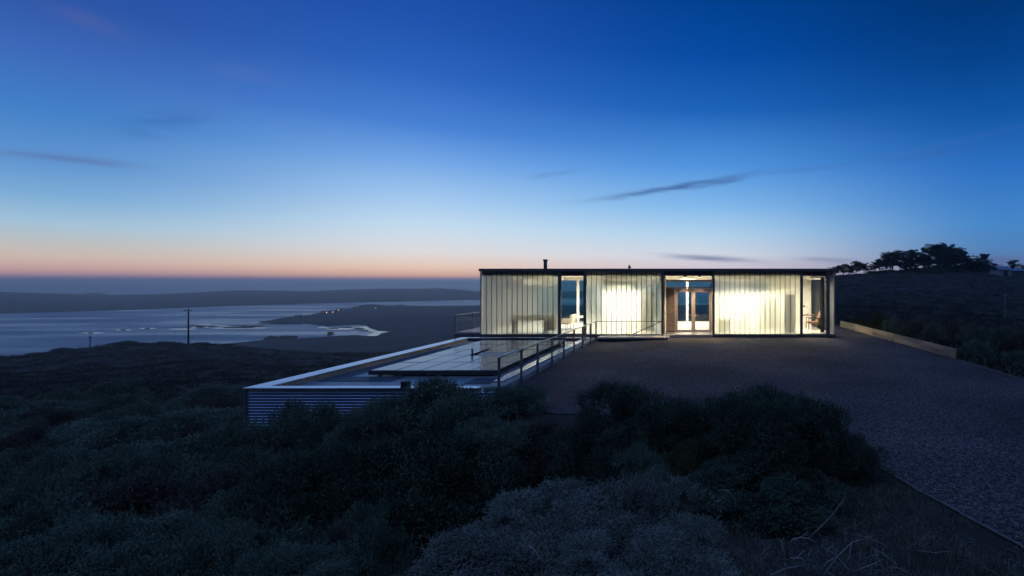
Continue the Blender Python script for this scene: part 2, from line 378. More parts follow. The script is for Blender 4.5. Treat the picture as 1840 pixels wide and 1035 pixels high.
def terrain0(X, Y):
    X = np.asarray(X, float); Y = np.maximum(np.asarray(Y, float), 1.0); t = np.clip(X/Y, T_[0], T_[-1]); ly = np.clip(np.log(Y), LY[0], LY[-1])
    i = np.clip(np.searchsorted(T_, t)-1, 0, len(T_)-2); j = np.clip(np.searchsorted(LY, ly)-1, 0, len(LY)-2)
    a = (t-T_[i])/(T_[i+1]-T_[i]); b = (ly-LY[j])/(LY[j+1]-LY[j])
    a = .5*a+.5*smooth(a)
    return (Z_[j,i]*(1-a)+Z_[j,i+1]*a)*(1-b)+(Z_[j+1,i]*(1-a)+Z_[j+1,i+1]*a)*b
EDGE = [(4.95,1.5),(3.43,5.42),(2.90,6.96),(2.46,8.8),(1.2,10.0),(-1.2,10.6),(-3.2,10.9),(-4.7,11.6),(-5.38,12.9),(-5.38,25.35),(7.0,25.35),(7.2,34),(8.55,34),(8.6,31.5),(9.22,18.4),(9.3,14.5),(9.5,1.5)]
def inpoly(X, Y, poly):
    c = np.zeros(np.shape(X), bool); n = len(poly)
    for k in range(n):
        x0, y0 = poly[k]; x1, y1 = poly[(k+1)%n]
        cond = ((y0 > Y) != (y1 > Y)) & (X < (x1-x0)*(Y-y0)/((y1-y0) or 1e-9)+x0)
        c ^= cond
    return c
def polydist(X, Y, poly):
    d = np.full(np.shape(X), 1e9); n = len(poly)
    for k in range(n):
        x0, y0 = poly[k]; x1, y1 = poly[(k+1)%n]; dx, dy = x1-x0, y1-y0; q = dx*dx+dy*dy or 1e-9
        s = np.clip(((X-x0)*dx+(Y-y0)*dy)/q, 0, 1); d = np.minimum(d, np.hypot(X-x0-s*dx, Y-y0-s*dy))
    return d
def gravel_z(X, Y):
    X = np.asarray(X, float); Y = np.asarray(Y, float)
    left = np.clip((-X-1.0)/4.0, 0, 1)*np.clip((Y-8)/8, 0, 1)
    p = np.stack([X, Y, 0*X], -1)
    return -.01-.12*smooth(left)+.012*snoise(p, 3, .9, 3)
def terrain(X, Y):
    z = terrain0(X, Y); X = np.asarray(X, float); Y = np.asarray(Y, float)
    p = np.stack([X, Y, 0*X], -1)
    far = np.clip((Y-25)/60, 0, 1)
    z = z+.10*snoise(p, 11, .7, 3)*np.clip(Y/10, .3, 1)+far*(.45*snoise(p, 12, .22, 3)+.5*snoise(p, 13, .05, 2))
    z = z-.7*np.exp(-((Y-8.2)/3.2)**2)*np.clip((-1.2-X)/2.5, 0, 1)
    z = z-.75*np.exp(-((X+3.6)/1.5)**2-((Y-6.3)/1.5)**2)-.35*np.exp(-((X+1.3)/1.0)**2-((Y-6.8)/.9)**2)
    ins = inpoly(X, Y, EDGE); d = polydist(X, Y, EDGE)
    g = gravel_z(X, Y)
    w = np.clip(1-d/1.2, 0, 1); w = smooth(w)
    out = z*(1-w)+(g-.012)*w                      # meets the gravel along its edge
    z = np.where(ins, g-.018-.06*np.clip(d/.6, 0, 1), out)
    hb = inpoly(X, Y, [(-11.2,25.35),(6.6,25.35),(6.6,33.6),(-11.2,33.6)])
    z = np.where(hb, np.minimum(z, -.2), z)
    gb = inpoly(X, Y, [(-12.0,13.2),(-5.4,13.2),(-5.4,25.3),(-12.0,25.3)])
    return np.where(gb, np.minimum(z, -2.0), z)
nt_, ny_ = 300, 300
tt = np.linspace(-1.9, 1.1, nt_); yy = np.exp(np.linspace(math.log(1.0), math.log(420), ny_))
TT, YY = np.meshgrid(tt, yy); XX = TT*YY
V = np.stack([XX, YY, terrain(XX, YY)], -1).reshape(-1, 3)
ii = np.arange(ny_*nt_).reshape(ny_, nt_)
def gridfaces(ii): return np.stack([ii[:-1,:-1], ii[:-1,1:], ii[1:,1:], ii[1:,:-1]], -1).reshape(-1, 4)
o = link('terrain', npmesh('terrain', V, gridfaces(ii), True), M['earth']); structure(o)

# gravel court (a sheet lying on the ground)
gx = np.arange(-5.6, 9.8, .12); gy = np.arange(1.5, 34.2, .12); GX, GY = np.meshgrid(gx, gy)
cxm = (GX[:-1,:-1]+GX[1:,1:])/2; cym = (GY[:-1,:-1]+GY[1:,1:])/2
inside = inpoly(GX, GY, EDGE)
def nearest(X, Y, poly):
    best = np.full(X.shape, 1e9); bx = X.copy(); by = Y.copy()
    for k in range(len(poly)):
        x0_, y0_ = poly[k]; x1_, y1_ = poly[(k+1)%len(poly)]; dx, dy = x1_-x0_, y1_-y0_
        q = np.clip(((X-x0_)*dx+(Y-y0_)*dy)/(dx*dx+dy*dy), 0, 1); px, py = x0_+q*dx, y0_+q*dy; d = np.hypot(X-px, Y-py)
        m = d < best; best[m] = d[m]; bx[m] = px[m]; by[m] = py[m]
    return bx, by
NX, NY = nearest(GX, GY, EDGE)
GX = np.where(inside, GX, NX); GY = np.where(inside, GY, NY)
V = np.stack([GX, GY, gravel_z(GX, GY)], -1).reshape(-1, 3)
fc = gridfaces(np.arange(GX.size).reshape(GX.shape)); fc = fc[inside.reshape(-1)[fc].any(1)]
o = link('gravel_court', npmesh('gravel_court', V, fc, True), M['gravel']); structure(o)

# ------------------------------------------------------------------ bay, far shore and lowland
WZ = -67.2
mb = MB(); mb.quad((-300000,-300,WZ),(300000,-300,WZ),(300000,300000,WZ),(-300000,300000,WZ))
o = build('bay_water', mb, M['water']); structure(o)
def curve(pts):
    x = np.array([p[0] for p in pts], float); y = np.array([p[1] for p in pts], float)
    return lambda q: np.interp(q, x, y)
# far ridge across the bay: from its shoreline up to its crest and down behind
shore = curve([(-400,572),(0,564),(100,561.5),(200,558.5),(300,554.8),(420,550),(600,544.5),(760,541),(865,539),(1100,535),(1400,532)])
ridge = curve([(-400,522),(-100,524),(0,524.5),(65,526),(130,528.5),(200,530.5),(260,529.5),(340,526),(420,521.5),(480,522),(560,523),(620,520.5),(690,518.5),(740,518.8),(790,517.8),(830,520.5),(865,524),(950,526),(1050,523),(1200,528),(1400,527)])
pxs = np.arange(-400, 1401, 4.0); rows = []
Ys = F*(ZC-WZ)/(shore(pxs)-HY)
Yr = Ys+650
zr = ZC-(ridge(pxs)-HY)*Yr/F
for u in np.linspace(0, 1, 26):
    Yq = Ys+(Yr-Ys)*u; prof = u**.62
    z = WZ-1+(zr-WZ+1)*prof
    Xq = (pxs-CX)*Yq/F
    z = z+snoise(np.stack([Xq, Yq, 0*Xq], -1), 21, .012, 4)*3.2*math.sin(math.pi*min(u*.97,1))
    rows.append(np.stack([Xq, Yq, z], -1))
for u in (.3, 1.0):
    Yq = Yr+900*u; rows.append(np.stack([(pxs-CX)*Yq/F, Yq, zr+(WZ-4-zr)*u], -1))
V = np.array(rows); ii = np.arange(V.shape[0]*V.shape[1]).reshape(V.shape[:2])
o = link('far_hills', npmesh('far_hills', V.reshape(-1,3), gridfaces(ii), True), M['hill']); structure(o)

# lowland with its shoreline, laid on the water level
SH = [(1500,548),(865,548.7),(762,549.4),(700,549),(664,549.6),(638,553),(606,557),(575,559),(576,561),(557,566),(515,570),(488,575),(464,579),(474,580.5),
      (520,581),(552,582),(575,585),(590,586.5),(640,583.6),(655,584.6),(664,590),(679,595),(701,596.4),(686,599),(677,603.7),(664,605),(640,602.5),(606,604.4),
      (557,607.4),(530,609),(500,610),(469,612.5),(420,618),(380,622),(300,640),(200,760),(1500,760)]
lp = np.arange(190, 1501, 2.5); lq = 505+np.exp(np.linspace(math.log(38), math.log(140), 240))
LP, LQ = np.meshgrid(lp, lq)
d = polydist(LP, LQ*3, [(a, b*3) for a, b in SH]); ins = inpoly(LP, LQ, SH)
YQ = F*(ZC-WZ)/(LQ-HY); XQ = (LP-CX)*YQ/F
p3 = np.stack([XQ, YQ, 0*XQ], -1)
hgt = np.where(ins, .5+np.clip(d/14, 0, 1)*(2.5+1.6*snoise(p3, 31, .03, 4))+np.clip((d-40)/200, 0, 1)*(5+5*snoise(p3, 33, .008, 3)), -1.5)
hgt = np.where(ins, np.maximum(hgt, .3), hgt)
V = np.stack([XQ, YQ, WZ+hgt], -1).reshape(-1, 3); ii = np.arange(LP.size).reshape(LP.shape)
fc = gridfaces(ii); kv = ins.reshape(-1); kf = kv[fc].any(1)
o = link('lowland', npmesh('lowland', V, fc[kf], True), M['mud']); structure(o)

# still shallows and tide pools that mirror the low sky
def patches(name, fn, box, material, z, dx=1.0, dy=.25):
    a = np.arange(box[0], box[1], dx); b = np.arange(box[2], box[3], dy); A, B = np.meshgrid(a, b)
    k = fn(A+dx/2, B+dy/2)[:-1,:-1].reshape(-1)
    Yq = F*(ZC-WZ-z)/(B-HY); V = np.stack([(A-CX)*Yq/F, Yq, np.full(A.shape, WZ+z)], -1).reshape(-1, 3)
    fc = gridfaces(np.arange(A.size).reshape(A.shape))[k]
    used, inv = np.unique(fc, return_inverse=True)
    return structure(link(name, npmesh(name, V[used], inv.reshape(-1, 4)), material))
def ell(A, B, cx, cy, a, b, s): 
    q = np.stack([A*.05, B*.35, 0*A+s], -1)
    return ((A-cx)/a)**2+((B-cy)/b)**2+.35*snoise(q, 41+int(s), 1.2, 3) < 1
def marsh(A, B):
    q = np.stack([A*.03, B*.55, 0*A], -1); n = snoise(q, 51, 1.6, 3)
    m = ell(A,B,612,588.5,42,4.2,1)&(n > -.05) | ell(A,B,665,592,24,8,2)&(np.abs(n)>.10)&(B<(A-640)*.42+586) | ell(A,B,676,601.5,16,2.6,3) | ell(A,B,690,597,14,1.6,4)
    m |= ell(A,B,500,580.2,60,1.3,5)&(n > 0) | ell(A,B,400,584.5,60,2.2,6)&(n > .1) | ell(A,B,430,589.5,50,1.6,7)&(n>-.1) | ell(A,B,610,576.3,9,.7,9)
    for cx, cy, w in ((165,598,10),(168,598.5,20),(221,593,14),(265,590.2,14),(360,588,16),(330,591.5,26)):
        m |= ell(A,B,cx,cy,w,1.3,8)
    return m
patches('tide_pools', marsh, (140,712,572,608), M['shallow'], .35)
def bars(A, B):
    m = ell(A,B,400,585,72,1.6,6) & (snoise(np.stack([A*.03,B*.5,0*A],-1),55,1.6,2) > -.1)
    m |= ell(A,B,428,588.2,30,.8,9)|ell(A,B,500,578.6+2.9,44,.7,3)
    for cx, cy, w in ((163,597.6,5),(221,592.3,6),(265,589.8,5),(360,587.4,8)): m |= ell(A,B,cx,cy,w,.7,8)
    for cx, cy, w in ((620,588,12),(600,589.5,9),(645,590,10),(655,593.5,8)): m |= ell(A,B,cx,cy,w,.6,8)
    return m
patches('mud_bars', bars, (140,712,572,608), M['mud'], .7)

# ------------------------------------------------------------------ house
ZF = .16                                  # floor level
YF = 25.5
def hx(px): return (px-CX)*YF/F
def hz(py): return ZC-(py-HY)*YF/F
ZT = hz(482.7); ZR = hz(487.5); ZH = hz(495.8)
YB = 33.6
x0, x1 = hx(863.5), hx(1500.4)
house = empty('glass_house', ((x0+x1)/2, YF, 0), 'long flat-roofed glass house lit from inside beside the gravel court', 'house')
def hp(name, mb, m, parent=house, bevel=0): return build(name, mb, M[m], parent, bevel)
hp('roof', MB().box(x0-.06, x1+.06, YF-.10, YB+.25, ZR, ZT), 'steel', bevel=.012)
hp('ceiling', MB().box(x0+.05, x1-.05, YF+.35, YB-.05, 3.13, ZR-.01), 'white')
for a, b in ((x0+.08, hx(1188.4)-.003), (hx(1284.3)+.003, x1-.08)):
    hp('header_beam', MB().box(a, b, YF+.165, YF+.34, ZH+.02, ZR-.004), 'header')
for a, b in ((865.1,1002.7),(1053.7,1188.3),(1284.4,1437.9),(1490.7,1498.5)):
    hp('header_lining', MB().box(hx(a), hx(b), YF+.064, YF+.10, ZH+.01, ZR-.004), 'header')
hp('floor_slab', MB().box(x0, x1, YF-.02, YB+.1, -.03, ZF-.005), 'steel')
hp('foundation_wall', MB().box(hx(1073), x1-.15, YF+.12, YB-.2, -1.2, -.035), 'concrete')
for a in (-10.6, -7.2): hp('pier', MB().box(a, a+.3, 27, 32, -6, -.035), 'concrete')
for a, b, c in ((x0+.1, hx(1189), YF+.12), (hx(1189)+.002, hx(1284)-.002, 26.70), (hx(1284), x1-.1, YF+.12)): hp('floor_finish', MB().box(a, b, c, YB-.08, ZF-.004, ZF+.012), 'floor')
# posts of the front
for a, b in ((1002.8,1007.3),(1049,1053.6),(1188.4,1192.7),(1280.8,1284.3),(1438,1442),(1485,1490.6)):
    hp('post', MB().box(hx(a), hx(b), YF-.055, YF+.16, ZF, ZR-.002), 'steel')
for a, b in ((x0-.02, hx(1192.7)), (hx(1280.8), x1+.02)): hp('sill', MB().box(a, b, YF-.06, YF+.10, hz(604.3), hz(600.8)), 'steel')
for a, b in ((863.4,865),(1498.6,1500.6)): hp('corner_trim', MB().box(hx(a), hx(b), YF-.04, YF+.02, hz(600.6), ZR-.002), 'galv')
# channel glass: U profiles 26 cm wide, legs pointing inwards, dark joints
def channels(ax, bx, y, n, z0, z1, side=None):
    g, s = MB(), MB(); w = (bx-ax)/n
    for k in range(n):
        a = ax+k*w+.012; b = ax+(k+1)*w-.012
        if side is None:
            g.quad((a,y,z0),(b,y,z0),(b,y,z1),(a,y,z1)); g.quad((a,y,z0),(a,y,z1),(a,y+.06,z1),(a,y+.06,z0)); g.quad((b,y,z0),(b,y+.06,z0),(b,y+.06,z1),(b,y,z1))
            if k: s.box(ax+k*w-.0115, ax+k*w+.0115, y-.004, y+.05, z0, z1)
        else:
            g.quad((side,a,z0),(side,b,z0),(side,b,z1),(side,a,z1))
            if k: s.box(side-.005, side+.03, ax+k*w-.013, ax+k*w+.013, z0, z1)
    return g, s
zg0, zg1 = hz(600.7), ZR-.003
for a, b, n in ((865.1,1002.7,15),(1053.7,1188.3,15),(1284.4,1437.9,17),(1490.7,1498.5,1)):
    g, s = channels(hx(a), hx(b), YF, n, zg0, zg1)
    q = hp('channel_glass', g, 'chan')
    if s.v: hp('joint', s, 'seal', q)
for xs in (x0+.03, x1-.03):
    g, s = channels(YF+.14, YB-.05, 0, 30, zg0, zg1, side=xs)
    q = hp('channel_glass', g, 'chan'); hp('joint', s, 'seal', q)
# clear windows in the front
for a, b in ((1007.4,1048.9),(1442.1,1484.9)):
    wf = hp('window', MB().box(hx(a), hx(b), YF+.02, YF+.07, zg0-.001, zg0+.035).box(hx(a), hx(b), YF+.02, YF+.07, ZH, ZH+.035).box(hx(a), hx(a)+.025, YF+.02, YF+.07, zg0+.036, ZH-.001).box(hx(b)-.025, hx(b), YF+.02, YF+.07, zg0+.036, ZH-.001), 'steel')
    hp('pane', MB().quad((hx(a)+.02,YF+.045,zg0+.03),(hx(b)-.02,YF+.045,zg0+.03),(hx(b)-.02,YF+.045,ZH+.01),(hx(a)+.02,YF+.045,ZH+.01)), 'clear', wf)
    hp('window_head', MB().box(hx(a), hx(b), YF+.01, YF+.12, ZH+.036, ZR-.003), 'header')
# back wall of clear tinted glass with white posts
bp = [-11.3,-8.43,-4.78,-1.12,2.53,6.3]
for q in bp: hp('back_post', MB().box(q-.075, q+.075, YB-.14, YB-.0, ZF+.02, 3.12), 'white')
hp('back_head', MB().box(x0+.1, x1-.1, YB-.16, YB+.02, ZC+.05-.0, 3.125), 'white')
hp('back_glass', MB().quad((x0+.05,YB+.03,ZF-.1),(x1-.05,YB+.03,ZF-.1),(x1-.05,YB+.03,3.2),(x0+.05,YB+.03,3.2)), 'tint')
# chimney flue and small roof vent
fl = P(980, 482, 29.0)
ch = hp('flue', MB().tube([(fl.x,29,ZT-.02),(fl.x,29,4.02)], .10, 14), 'dark')
hp('flue_cap', MB().tube([(fl.x,29,4.02),(fl.x,29,4.11)], .135, 14), 'dark', ch)
vx = P(1131, 480, 28).x
hp('roof_vent', MB().tube([(vx,28,ZT-.02),(vx,28,3.58),(vx,28,3.585),(vx,28,3.63),(vx,28,3.67),(vx,28,3.70),(vx,28,3.71),(vx,28,3.76)], [.035,.035,.075,.09,.07,.03,.045,.02], 10), 'dark')
# entry recess
e0, e1 = hx(1192.9), hx(1280.7); YD = 26.6
def dx_(px): return (px-CX)*YD/F
def dz_(py): return ZC-(py-HY)*YD/F
hp('entry_fascia', MB().box(e0, e1, YF-.03, YF+.08, ZH+.01, ZR-.003), 'header')
hp('entry_soffit', MB().box(e0, e1, YF+.081, YD+.3, ZH+.03, ZH+.07), 'soffit')
hp('entry_step', MB().box(e0-.02, e1+.02, YF-.16, YD+.06, -.01, ZF-.01), 'deck', bevel=.008)
for a in (e0-.005, e1-.035): hp('entry_return_wall', MB().box(a, a+.04, YF+.161, YD+.1, ZF, ZH+.028), 'warmwall')
lv = MB(); lz0, lz1 = dz_(597.5), dz_(518.3)
lv.box(dx_(1193.5), dx_(1211.6), YD+.03, YD+.06, lz0, lz1)
nl = 32
for k in range(nl):
    z = lz0+(lz1-lz0)*(k+.5)/nl; h = (lz1-lz0)/nl
    lv.add([(dx_(1193.5),YD-.03,z-h*.42),(dx_(1211.6),YD-.03,z-h*.42),(dx_(1211.6),YD+.028,z+h*.38),(dx_(1193.5),YD+.028,z+h*.38),
            (dx_(1193.5),YD-.03,z-h*.16),(dx_(1211.6),YD-.03,z-h*.16)], [(0,1,5,4),(4,5,2,3),(0,3,2,1)])
hp('louvre_panel', lv, 'louvre')
fr = hp('door_frame', MB().box(dx_(1211.7), dx_(1214.2), YD-.04, YD+.08, ZF, dz_(518.9)).box(dx_(1277.6), dx_(1279.6), YD-.04, YD+.08, ZF, dz_(518.9)).box(dx_(1214.2)+.001, dx_(1277.6)-.001, YD-.04, YD+.08, dz_(522), dz_(518.9)), 'wood')
for a, b, hxp in ((1214.3,1245.75,1240.8),(1245.85,1277.5,1250.4)):
    zt, zb = dz_(522.3), ZF+.015; w = .095
    A, B = dx_(a), dx_(b)
    dl = hp('door', MB().box(A, A+w, YD, YD+.05, zb, zt).box(B-w, B, YD, YD+.05, zb, zt).box(A+w+.001, B-w-.001, YD, YD+.05, zt-.075, zt).box(A+w+.001, B-w-.001, YD, YD+.05, zb, zb+.09), 'wood', bevel=.004)
    hp('door_pane', MB().quad((A+w-.01,YD+.025,zb+.08),(B-w+.01,YD+.025,zb+.08),(B-w+.01,YD+.025,zt-.07),(A+w-.01,YD+.025,zt-.07)), 'clear', dl)
    hxw = dx_(hxp); zz = dz_(566); sg = -1 if a < 1240 else 1
    hp('handle', MB().tube([(hxw,YD,zz),(hxw,YD-.06,zz),(hxw+sg*.01,YD-.065,zz),(hxw+sg*.13,YD-.065,zz)], .014, 8), 'chrome', dl)
tz0, tz1 = dz_(518.2), dz_(502.6)
tw = hp('transom_window', MB().box(dx_(1194), dx_(1197.4), YD-.03, YD+.06, tz0, tz1).box(dx_(1277.5), dx_(1279.6), YD-.03, YD+.06, tz0, tz1).box(dx_(1197.4)+.001, dx_(1277.5)-.001, YD-.03, YD+.06, tz0, dz_(516)).box(dx_(1197.4)+.001, dx_(1277.5)-.001, YD-.03, YD+.06, dz_(506), tz1), 'wood')
hp('transom_pane', MB().quad((dx_(1197),YD+.02,tz0+.03),(dx_(1278),YD+.02,tz0+.03),(dx_(1278),YD+.02,tz1-.03),(dx_(1197),YD+.02,tz1-.03)), 'clear', tw)
for a in (1230.7, 1257):
    q = P(a, 499, 25.95)
    c = hp('downlight', MB().tube([(q.x,25.95,ZH+.03),(q.x,25.95,ZH-.07)], .075, 14), 'dark')
    hp('lens', MB().tube([(q.x,25.95,ZH-.071),(q.x,25.95,ZH-.076)], .055, 14), 'lampface', c)
    ld = bpy.data.lights.new('spot', 'SPOT'); ld.energy = 340; ld.color = (1,.74,.44); ld.spot_size = R(104); ld.spot_blend = .8; ld.shadow_soft_size = .03
    lo = bpy.data.objects.new('spot', ld); COL.objects.link(lo); lo.parent = c; lo.location = Vector((q.x,25.95,ZH-.16))-wloc(c)
# interior partitions
hp('partition', MB().box(hx(1284.5), P(1408,0,27.6).x, 27.6, 27.72, ZF+.013, 2.24), 'white')
hp('bath_core', MB().box(P(1084,0,27.2).x, P(1152,0,27.2).x, 27.2, 28.6, ZF+.013, P(0,524,27.2).z), 'white')
hp('bulkhead', MB().box(P(1085,0,27.2).x, P(1138,0,27.2).x, 27.2, 28.4, P(0,519,27.2).z, 3.12), 'curtain')
hp('cross_wall', MB().box(3.9, x1-.12, 30.6, 30.7, ZF+.013, 3.12), 'warmwall')
hp('side_wall', MB().box(hx(1183), hx(1188), YF+.5, 29, ZF+.013, 3.12), 'warmwall')
hp('shower_screen', MB().box(P(1366,0,27.1).x, P(1398,0,27.1).x, 27.1, 27.13, ZF+.013, 2.1), 'warmwall')
hp('wardrobe', MB().box(P(1411,0,26.3).x, P(1428,0,26.3).x, 26.3, 26.9, ZF+.013, 2.15), 'darkwood')
cv = MB(); cz = (ZF+.02, 3.05)
xs = np.linspace(P(1474,0,26.2).x, P(1481.5,0,26.2).x, 25); ys = 26.2+.035*np.sin(np.linspace(0, 6*math.pi, 25))
for k in range(24): cv.quad((xs[k],ys[k],cz[0]),(xs[k+1],ys[k+1],cz[0]),(xs[k+1],ys[k+1],cz[1]),(xs[k],ys[k],cz[1]))
hp('curtain', cv, 'curtain')
# ceiling lights inside
def ceil_light(x, y, sx, sy, e, z=3.10):
    fx = MB().box(x-sx/2, x+sx/2, y-sy/2, y+sy/2, z+.004, z+.03); w = .02; lo_ = z-.13
    fx.box(x-sx/2-w, x+sx/2+w, y-sy/2-w, y-sy/2-.001, lo_, z+.03).box(x-sx/2-w, x+sx/2+w, y+sy/2+.001, y+sy/2+w, lo_, z+.03)
    fx.box(x-sx/2-w, x-sx/2-.001, y-sy/2, y+sy/2, lo_, z+.03).box(x+sx/2+.001, x+sx/2+w, y-sy/2, y+sy/2, lo_, z+.03)
    c = hp('ceiling_light', fx, 'white')
    ld = bpy.data.lights.new('lamp', 'AREA'); ld.shape = 'RECTANGLE'; ld.size = sx; ld.size_y = sy; ld.energy = e*3.4; ld.color = (1,.91,.74)
    lo = bpy.data.objects.new('lamp', ld); COL.objects.link(lo); lo.parent = c; lo.location = Vector((x,y,z-.004))-wloc(c)
for x, y, e in ((-9.6,28.2,60),(-9.4,31.4,60),(-6.6,29.6,60),(-6.4,32.2,40),(-1.0,30.0,75),(-.9,32.4,50),(2.2,30.6,50),(5.3,28.6,60),(6.1,27.0,45),(5.4,32,20)):
    ceil_light(x, y, .9, .9, e)
for x, y, sx, e in ((-4.25,26.45,1.5,115),(1.75,26.6,1.5,74),(3.6,26.9,1.0,45)):
    ceil_light(x, y, sx, .35, e)
# left terrace deck with railing
deck = empty('terrace', (-12.4, 30, 0), 'narrow raised deck with thin metal railing at the far end of the glass house', 'terrace')
dX0, dX1, dY0, dY1 = -13.2, x0-.03, 26.5, 34.5
build('deck_floor', MB().box(dX0, dX1, dY0, dY1, ZF-.09, ZF-.01), M['deck'], deck)
build('edge_beam', MB().box(dX0, dX1, dY0+.001, dY1, ZF-.30, ZF-.092), M['steel'], deck)
pts = [(dX0+.03, y) for y in (26.53,28.5,30.5,32.5,34.4)]+[(dX1-.06,26.53)]
for x, y in pts: build('post', MB().box(x-.022, x+.022, y-.022, y+.022, ZF-.009, 1.03), M['steel'], deck)
build('top_rail', MB().beam((dX0+.03,26.5,1.05),(dX0+.03,34.4,1.05),.05,.035).beam((dX0+.056,26.53,1.05),(dX1-.03,26.53,1.05),.05,.035), M['galv'], deck)
cb = MB()
for k in range(7):
    z = ZF+.1+k*.11; cb.tube([(dX0+.03,26.53,z),(dX0+.03,34.4,z)], .004, 5); cb.tube([(dX0+.03,26.53,z),(dX1-.06,26.53,z)], .004, 5)
build('cables', cb, M['galv'], deck)
# landing in front of the second bay
land = empty('landing', (-3.7, 25, 0), 'pale landing slab with low dark edge under the second glass bay', 'landing')
build('slab', MB().box(-5.25, hx(1196.5)+.05, 24.55, YF-.065, .03, .10), M['deck'], land, .006)
build('upstand', MB().box(-5.2, hx(1195), 24.6, YF-.07, -.35, .028), M['dark'], land)
build('end_step', MB().box(hx(1196.5)+.052, hx(1196.5)+.20, 24.5, YF-.07, -.2, .105), M['concrete'], land)

# ------------------------------------------------------------------ things in the house
def furniture(): 
    # white lounge chair
    b = P(1020, 592, 28.2); t = empty('lounge_chair', (b.x, 28.2, ZF), 'white upholstered lounge chair on thin dark legs inside the left clear window', 'chair')
    z = ZF+.012; X, Y = b.x, 28.2
    s = MB(); s.box(X-.55, X+.30, Y-.38, Y+.38, z+.27, z+.44); build('seat', s, M['fabric'], t, .04)
    s = MB(); s.add([(X+.18,Y-.38,z+.40),(X+.36,Y-.38,z+.40),(X+.62,Y-.38,z+.20),(X+.40,Y-.38,z+.80),(X+.24,Y-.38,z+.80),
                     (X+.18,Y+.38,z+.40),(X+.36,Y+.38,z+.40),(X+.62,Y+.38,z+.20),(X+.40,Y+.38,z+.80),(X+.24,Y+.38,z+.80)],
                    [(0,1,3,4),(5,9,8,6),(0,4,9,5),(4,3,8,9),(3,1,6,8),(1,0,5,6)]); build('backrest', s, M['fabric'], t, .02)
    s = MB(); s.box(X-.53, X+.28, Y-.42, Y-.385, z+.28, z+.62); build('armrest', s, M['fabric'], t, .01)
    for ax, ay in ((-.5,-.35),(.25,-.35),(-.5,.35),(.25,.35)): build('leg', MB().tube([(X+ax,Y+ay,z),(X+ax,Y+ay,z+.28)], .014, 6), M['dark'], t)
    # side table
    b = P(1012, 592, 27.0); t = empty('side_table', (b.x, 27.0, ZF), 'low dark side table in front of the white lounge chair', 'table')
    X, Y = b.x, 27.0
    build('table_top', MB().box(X-.22, X+.22, Y-.2, Y+.2, z+.40, z+.43), M['darkwood'], t)
    for ax, ay in ((-.2,-.18),(.2,-.18),(-.2,.18),(.2,.18)): build('leg', MB().box(X+ax-.012, X+ax+.012, Y+ay-.012, Y+ay+.012, z, z+.399), M['darkwood'], t)
    # long low bench by the back glass
    b = P(1045, 577, 32.6); t = empty('bench', (b.x, 32.6, ZF), 'low pale bench beside the white post at the back window', 'bench')
    X, Y = b.x, 32.6
    build('seat', MB().box(X-.6, X+.9, Y-.25, Y+.25, z+.30, z+.42), M['fabric'], t, .02)
    for ax in (-.5, .8): build('leg', MB().box(X+ax-.02, X+ax+.02, Y-.2, Y+.2, z, z+.299), M['darkwood'], t)
    # dark console seen blurred through the channel glass
    t = empty('console_table', (-8.9, 26.15, ZF), 'dark long console table showing blurred behind the left channel glass', 'table')
    xa, xb = P(920,0,26.15).x, P(1001,0,26.15).x; zt = P(0,564.5,26.15).z
    build('table_top', MB().box(xa, xb, 25.85, 26.45, zt-.07, zt), M['ebony'], t)
    build('apron', MB().box(xa+.05, xb-.05, 25.9, 26.4, zt-.32, zt-.071), M['ebony'], t)
    for x in (xa+.18, xb-.55): 
        for y in (25.92, 26.36): build('leg', MB().box(x-.05, x+.05, y-.03, y+.03, z, zt-.321), M['ebony'], t)
    build('drawer_box', MB().box(xb-.42, xb-.05, 25.9, 26.4, z+.12, zt-.322), M['ebony'], t)
    # shelf with dark things behind second bay
    t = empty('bookshelf', (-2.9, 26.6, ZF), 'dark shelf unit blurred behind the channel glass left of the entry', 'shelf')
    xa, xb = P(1154,0,26.5).x, P(1176,0,26.5).x
    build('back_panel', MB().box(xa, xb, 26.78, 26.82, z, 2.3), M['curtain'], t)
    for k in range(6): build('shelf', MB().box(xa, xb, 26.5, 26.779, z+.02+k*.43, z+.05+k*.43), M['warmwall'], t)
    for k, (q, w, h) in enumerate(((.15,.18,.25),(.4,.2,.3),(.2,.22,.28),(.42,.16,.2))):
        bx_ = build('storage_box', MB().box(xa+q-w/2, xa+q+w/2, 26.52, 26.74, z+.051+(k+1)*.43, z+.051+(k+1)*.43+h), M['darkwood'])
        tag(bx_, ['dark storage box on the lowest filled shelf behind the glass', 'wide dark storage box on the second filled shelf behind glass', 'dark storage box on the third filled shelf behind glass', 'small dark storage box on the top filled shelf behind glass'][k], 'box', 'boxes on the shelf unit')
    # bedroom bay: low bench, two lit lamps
    t = empty('vanity', (.95, 26.9, ZF), 'low white vanity blurred behind the glass right of the entry', 'vanity')
    xa, xb = P(1289,0,26.8).x, P(1313,0,26.8).x
    build('counter', MB().box(xa, xb, 26.6, 27.1, .78, .84), M['white'], t); build('cabinet', MB().box(xa+.03, xb-.03, 26.64, 27.08, z, .779), M['warmwall'], t)
    for px, py0, py1, lab in ((1333,548,566,'tall glowing wall lamp behind the glass right of the entry'),(1352,573,586,'short glowing lamp low behind the glass right of the entry')):
        q0, q1 = P(px,py1,27.3), P(px,py0,27.3)
        t = empty('wall_lamp', (q0.x,27.3,q0.z), lab, 'lamp')
        build('lamp_shade', MB().tube([(q0.x,27.3,q0.z),(q0.x,27.3,q1.z)], .085, 12), M['glow'], t)
        build('bracket', MB().box(q0.x-.03, q0.x+.03, 27.39, 27.599, (q0.z+q1.z)/2-.03, (q0.z+q1.z)/2+.03), M['chrome'], t)
    # study corner: desk, brown chair, lamp
    b = P(1456, 590, 28.4); X, Y = b.x, 28.4
